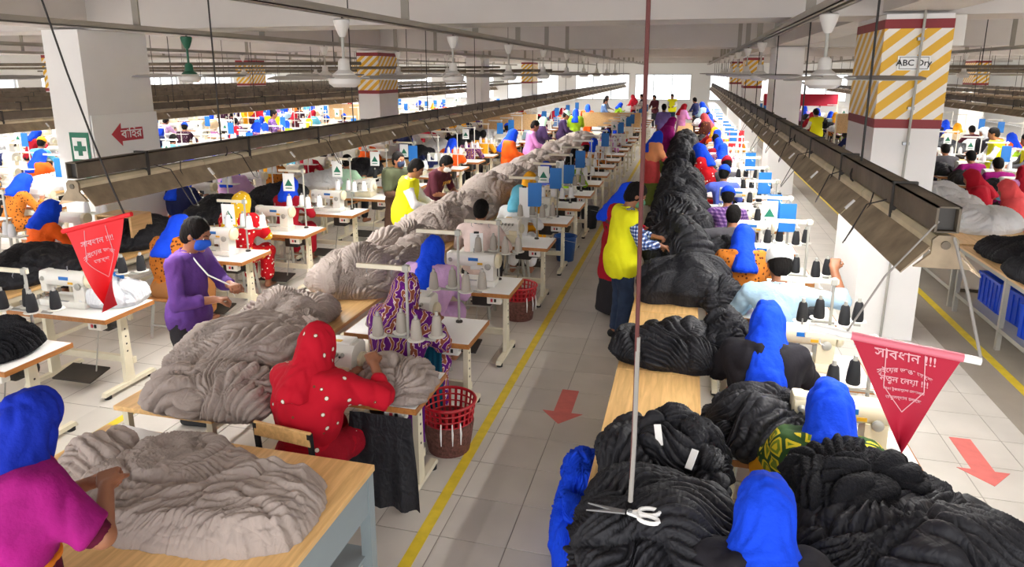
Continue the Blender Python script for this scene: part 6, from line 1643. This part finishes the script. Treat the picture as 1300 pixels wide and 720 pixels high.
# people standing along the lines, farther back
fp('stand_man', -3.75, 31.0, -1.4, 'far along the grey heap line', 'blue_print')
fp('stand_man', -4.1, 34.5, -1.2, 'behind the blue printed shirt', 'grey_shirt')
fp('sit_scarf_b', -3.7, 36.0, -1.0, 'at the far end of the grey line', 'lime')
fp('stand_scarf', -.55, 19.6, -1.6, 'leaning over the last black heap', 'magenta', 'magenta', 'magenta', 'green_skirt')
fp('stand_scarf', .55, 21.5, 1.3, 'right of the last black heap', 'brown_print', 'coral', 'brown_print', 'brown_print')
fp('sit_scarf', .95, 20.2, 0, 'before the brown print shawl', 'white_cloth', 'beige_cloth', 'beige_cloth')
fp('sit_man', 1.2, 19.2, 0, 'beside the beige headscarf', 'mustard')
fp('stand_vest', -.9, 38.0, 3.0, 'far at the end of the main aisle', 'white_cloth', low='jeans')
fp('stand_man', -1.7, 36.0, 2.6, 'left of the farthest yellow vest', 'maroon_shirt')
fp('stand_man', -2.4, 37.5, 2.0, 'near the far end wall', 'black_shawl')
fp('stand_scarf', -3.0, 39.0, 1.0, 'near the far end wall', 'red_plain', 'red_plain', 'red_plain')
fp('stand_man', .3, 33.0, 1.0, 'at the far end of the black line', 'navy')
fp('stand_scarf', .6, 30.0, 1.2, 'far along the black line', 'light_blue_shirt', 'scarf_blue', 'light_blue_shirt')
fp('stand_scarf', -.3, 28.0, -1.0, 'far along the black line', 'pink_shirt', 'red_plain', 'pink_shirt')
fp('stand_man', -12.4, 18.6, -1.2, 'beyond the first aid pillar', 'purple_plaid')
fp('stand_vest', -13.0, 19.6, .4, 'beyond the first aid pillar', 'white_cloth')
fp('stand_scarf', -7.3, 17.0, 2.6, 'left of the white board pillar', 'navy', 'scarf_blue', 'navy')
for i, (x, y, tp, sc_) in enumerate(((-4.0, 18.6, 'dark_purple', 'mint'), (-3.7, 23.0, 'lime', 'scarf_blue'), (-3.8, 26.5, 'orange', 'scarf_blue'), (-8.0, 13.2, 'white_cloth', 'mustard'), (-10.4, 14.8, 'purple_print', 'scarf_blue'), (-8.3, 21.0, 'magenta', 'scarf_blue'), (-15.5, 22.5, 'red_plain', 'red_plain'), (-12.6, 25.0, 'sky', 'scarf_blue'), (-17.5, 24.6, 'mustard', 'scarf_blue'))):
    fp('stand_scarf', x, y, rf.uniform(-2, 1), ['between the dark purple shirt and the heap', 'far beside the last grey heap', 'farther beside the grey line', 'behind the first aid pillar line', 'in the second left line', 'in the left block far back', 'near the left windows', 'in the third left line', 'by the left windows'][i], tp, sc_, tp)
# pin boards and panels standing at the back
def panel(x, y, wd, z0, z1, m, label, rz=0.0):
    t = thing('partition_panel', label, 'panel', (x, y, 0), rz, 'standing panels')
    MB().b2(-wd / 2, wd / 2, -.015, .015, z0, z1).build('board', m, t)
    for s in (-1, 1): MB().b2(s * wd / 2 - .02, s * wd / 2 + .02, -.02, .02, 0, z1).build('post', 'cream_steel', t)
panel(-2.6, 24.0, 2.0, .95, 1.45, 'wood_pale', 'pale wooden panel standing across the line beside the aisle')
panel(-5.6, 21.5, 1.8, 1.0, 1.5, 'wood_pale', 'pale wooden panel behind the dark purple shirt')
panel(5.3, 21.5, 2.4, 1.1, 1.65, 'wood_pale', 'pale wooden panel right of the striped pillar')
panel(-12.8, 24.5, 1.8, 1.0, 1.6, 'wood_pale', 'pale wooden panel beyond the first aid pillar')
panel(4.6, 32, 3.0, 1.4, 1.9, 'flag_red', 'red banner panel far back left of the striped pillar')
panel(3.6, 34, 1.6, .8, 1.4, 'blue_plastic', 'blue panel far back behind the pillar')
def wipe(o):
    for c in list(o.children): wipe(c)
    bpy.data.objects.remove(o)
for p in protos: wipe(p)
bpy.data.scenes.remove(TMP)
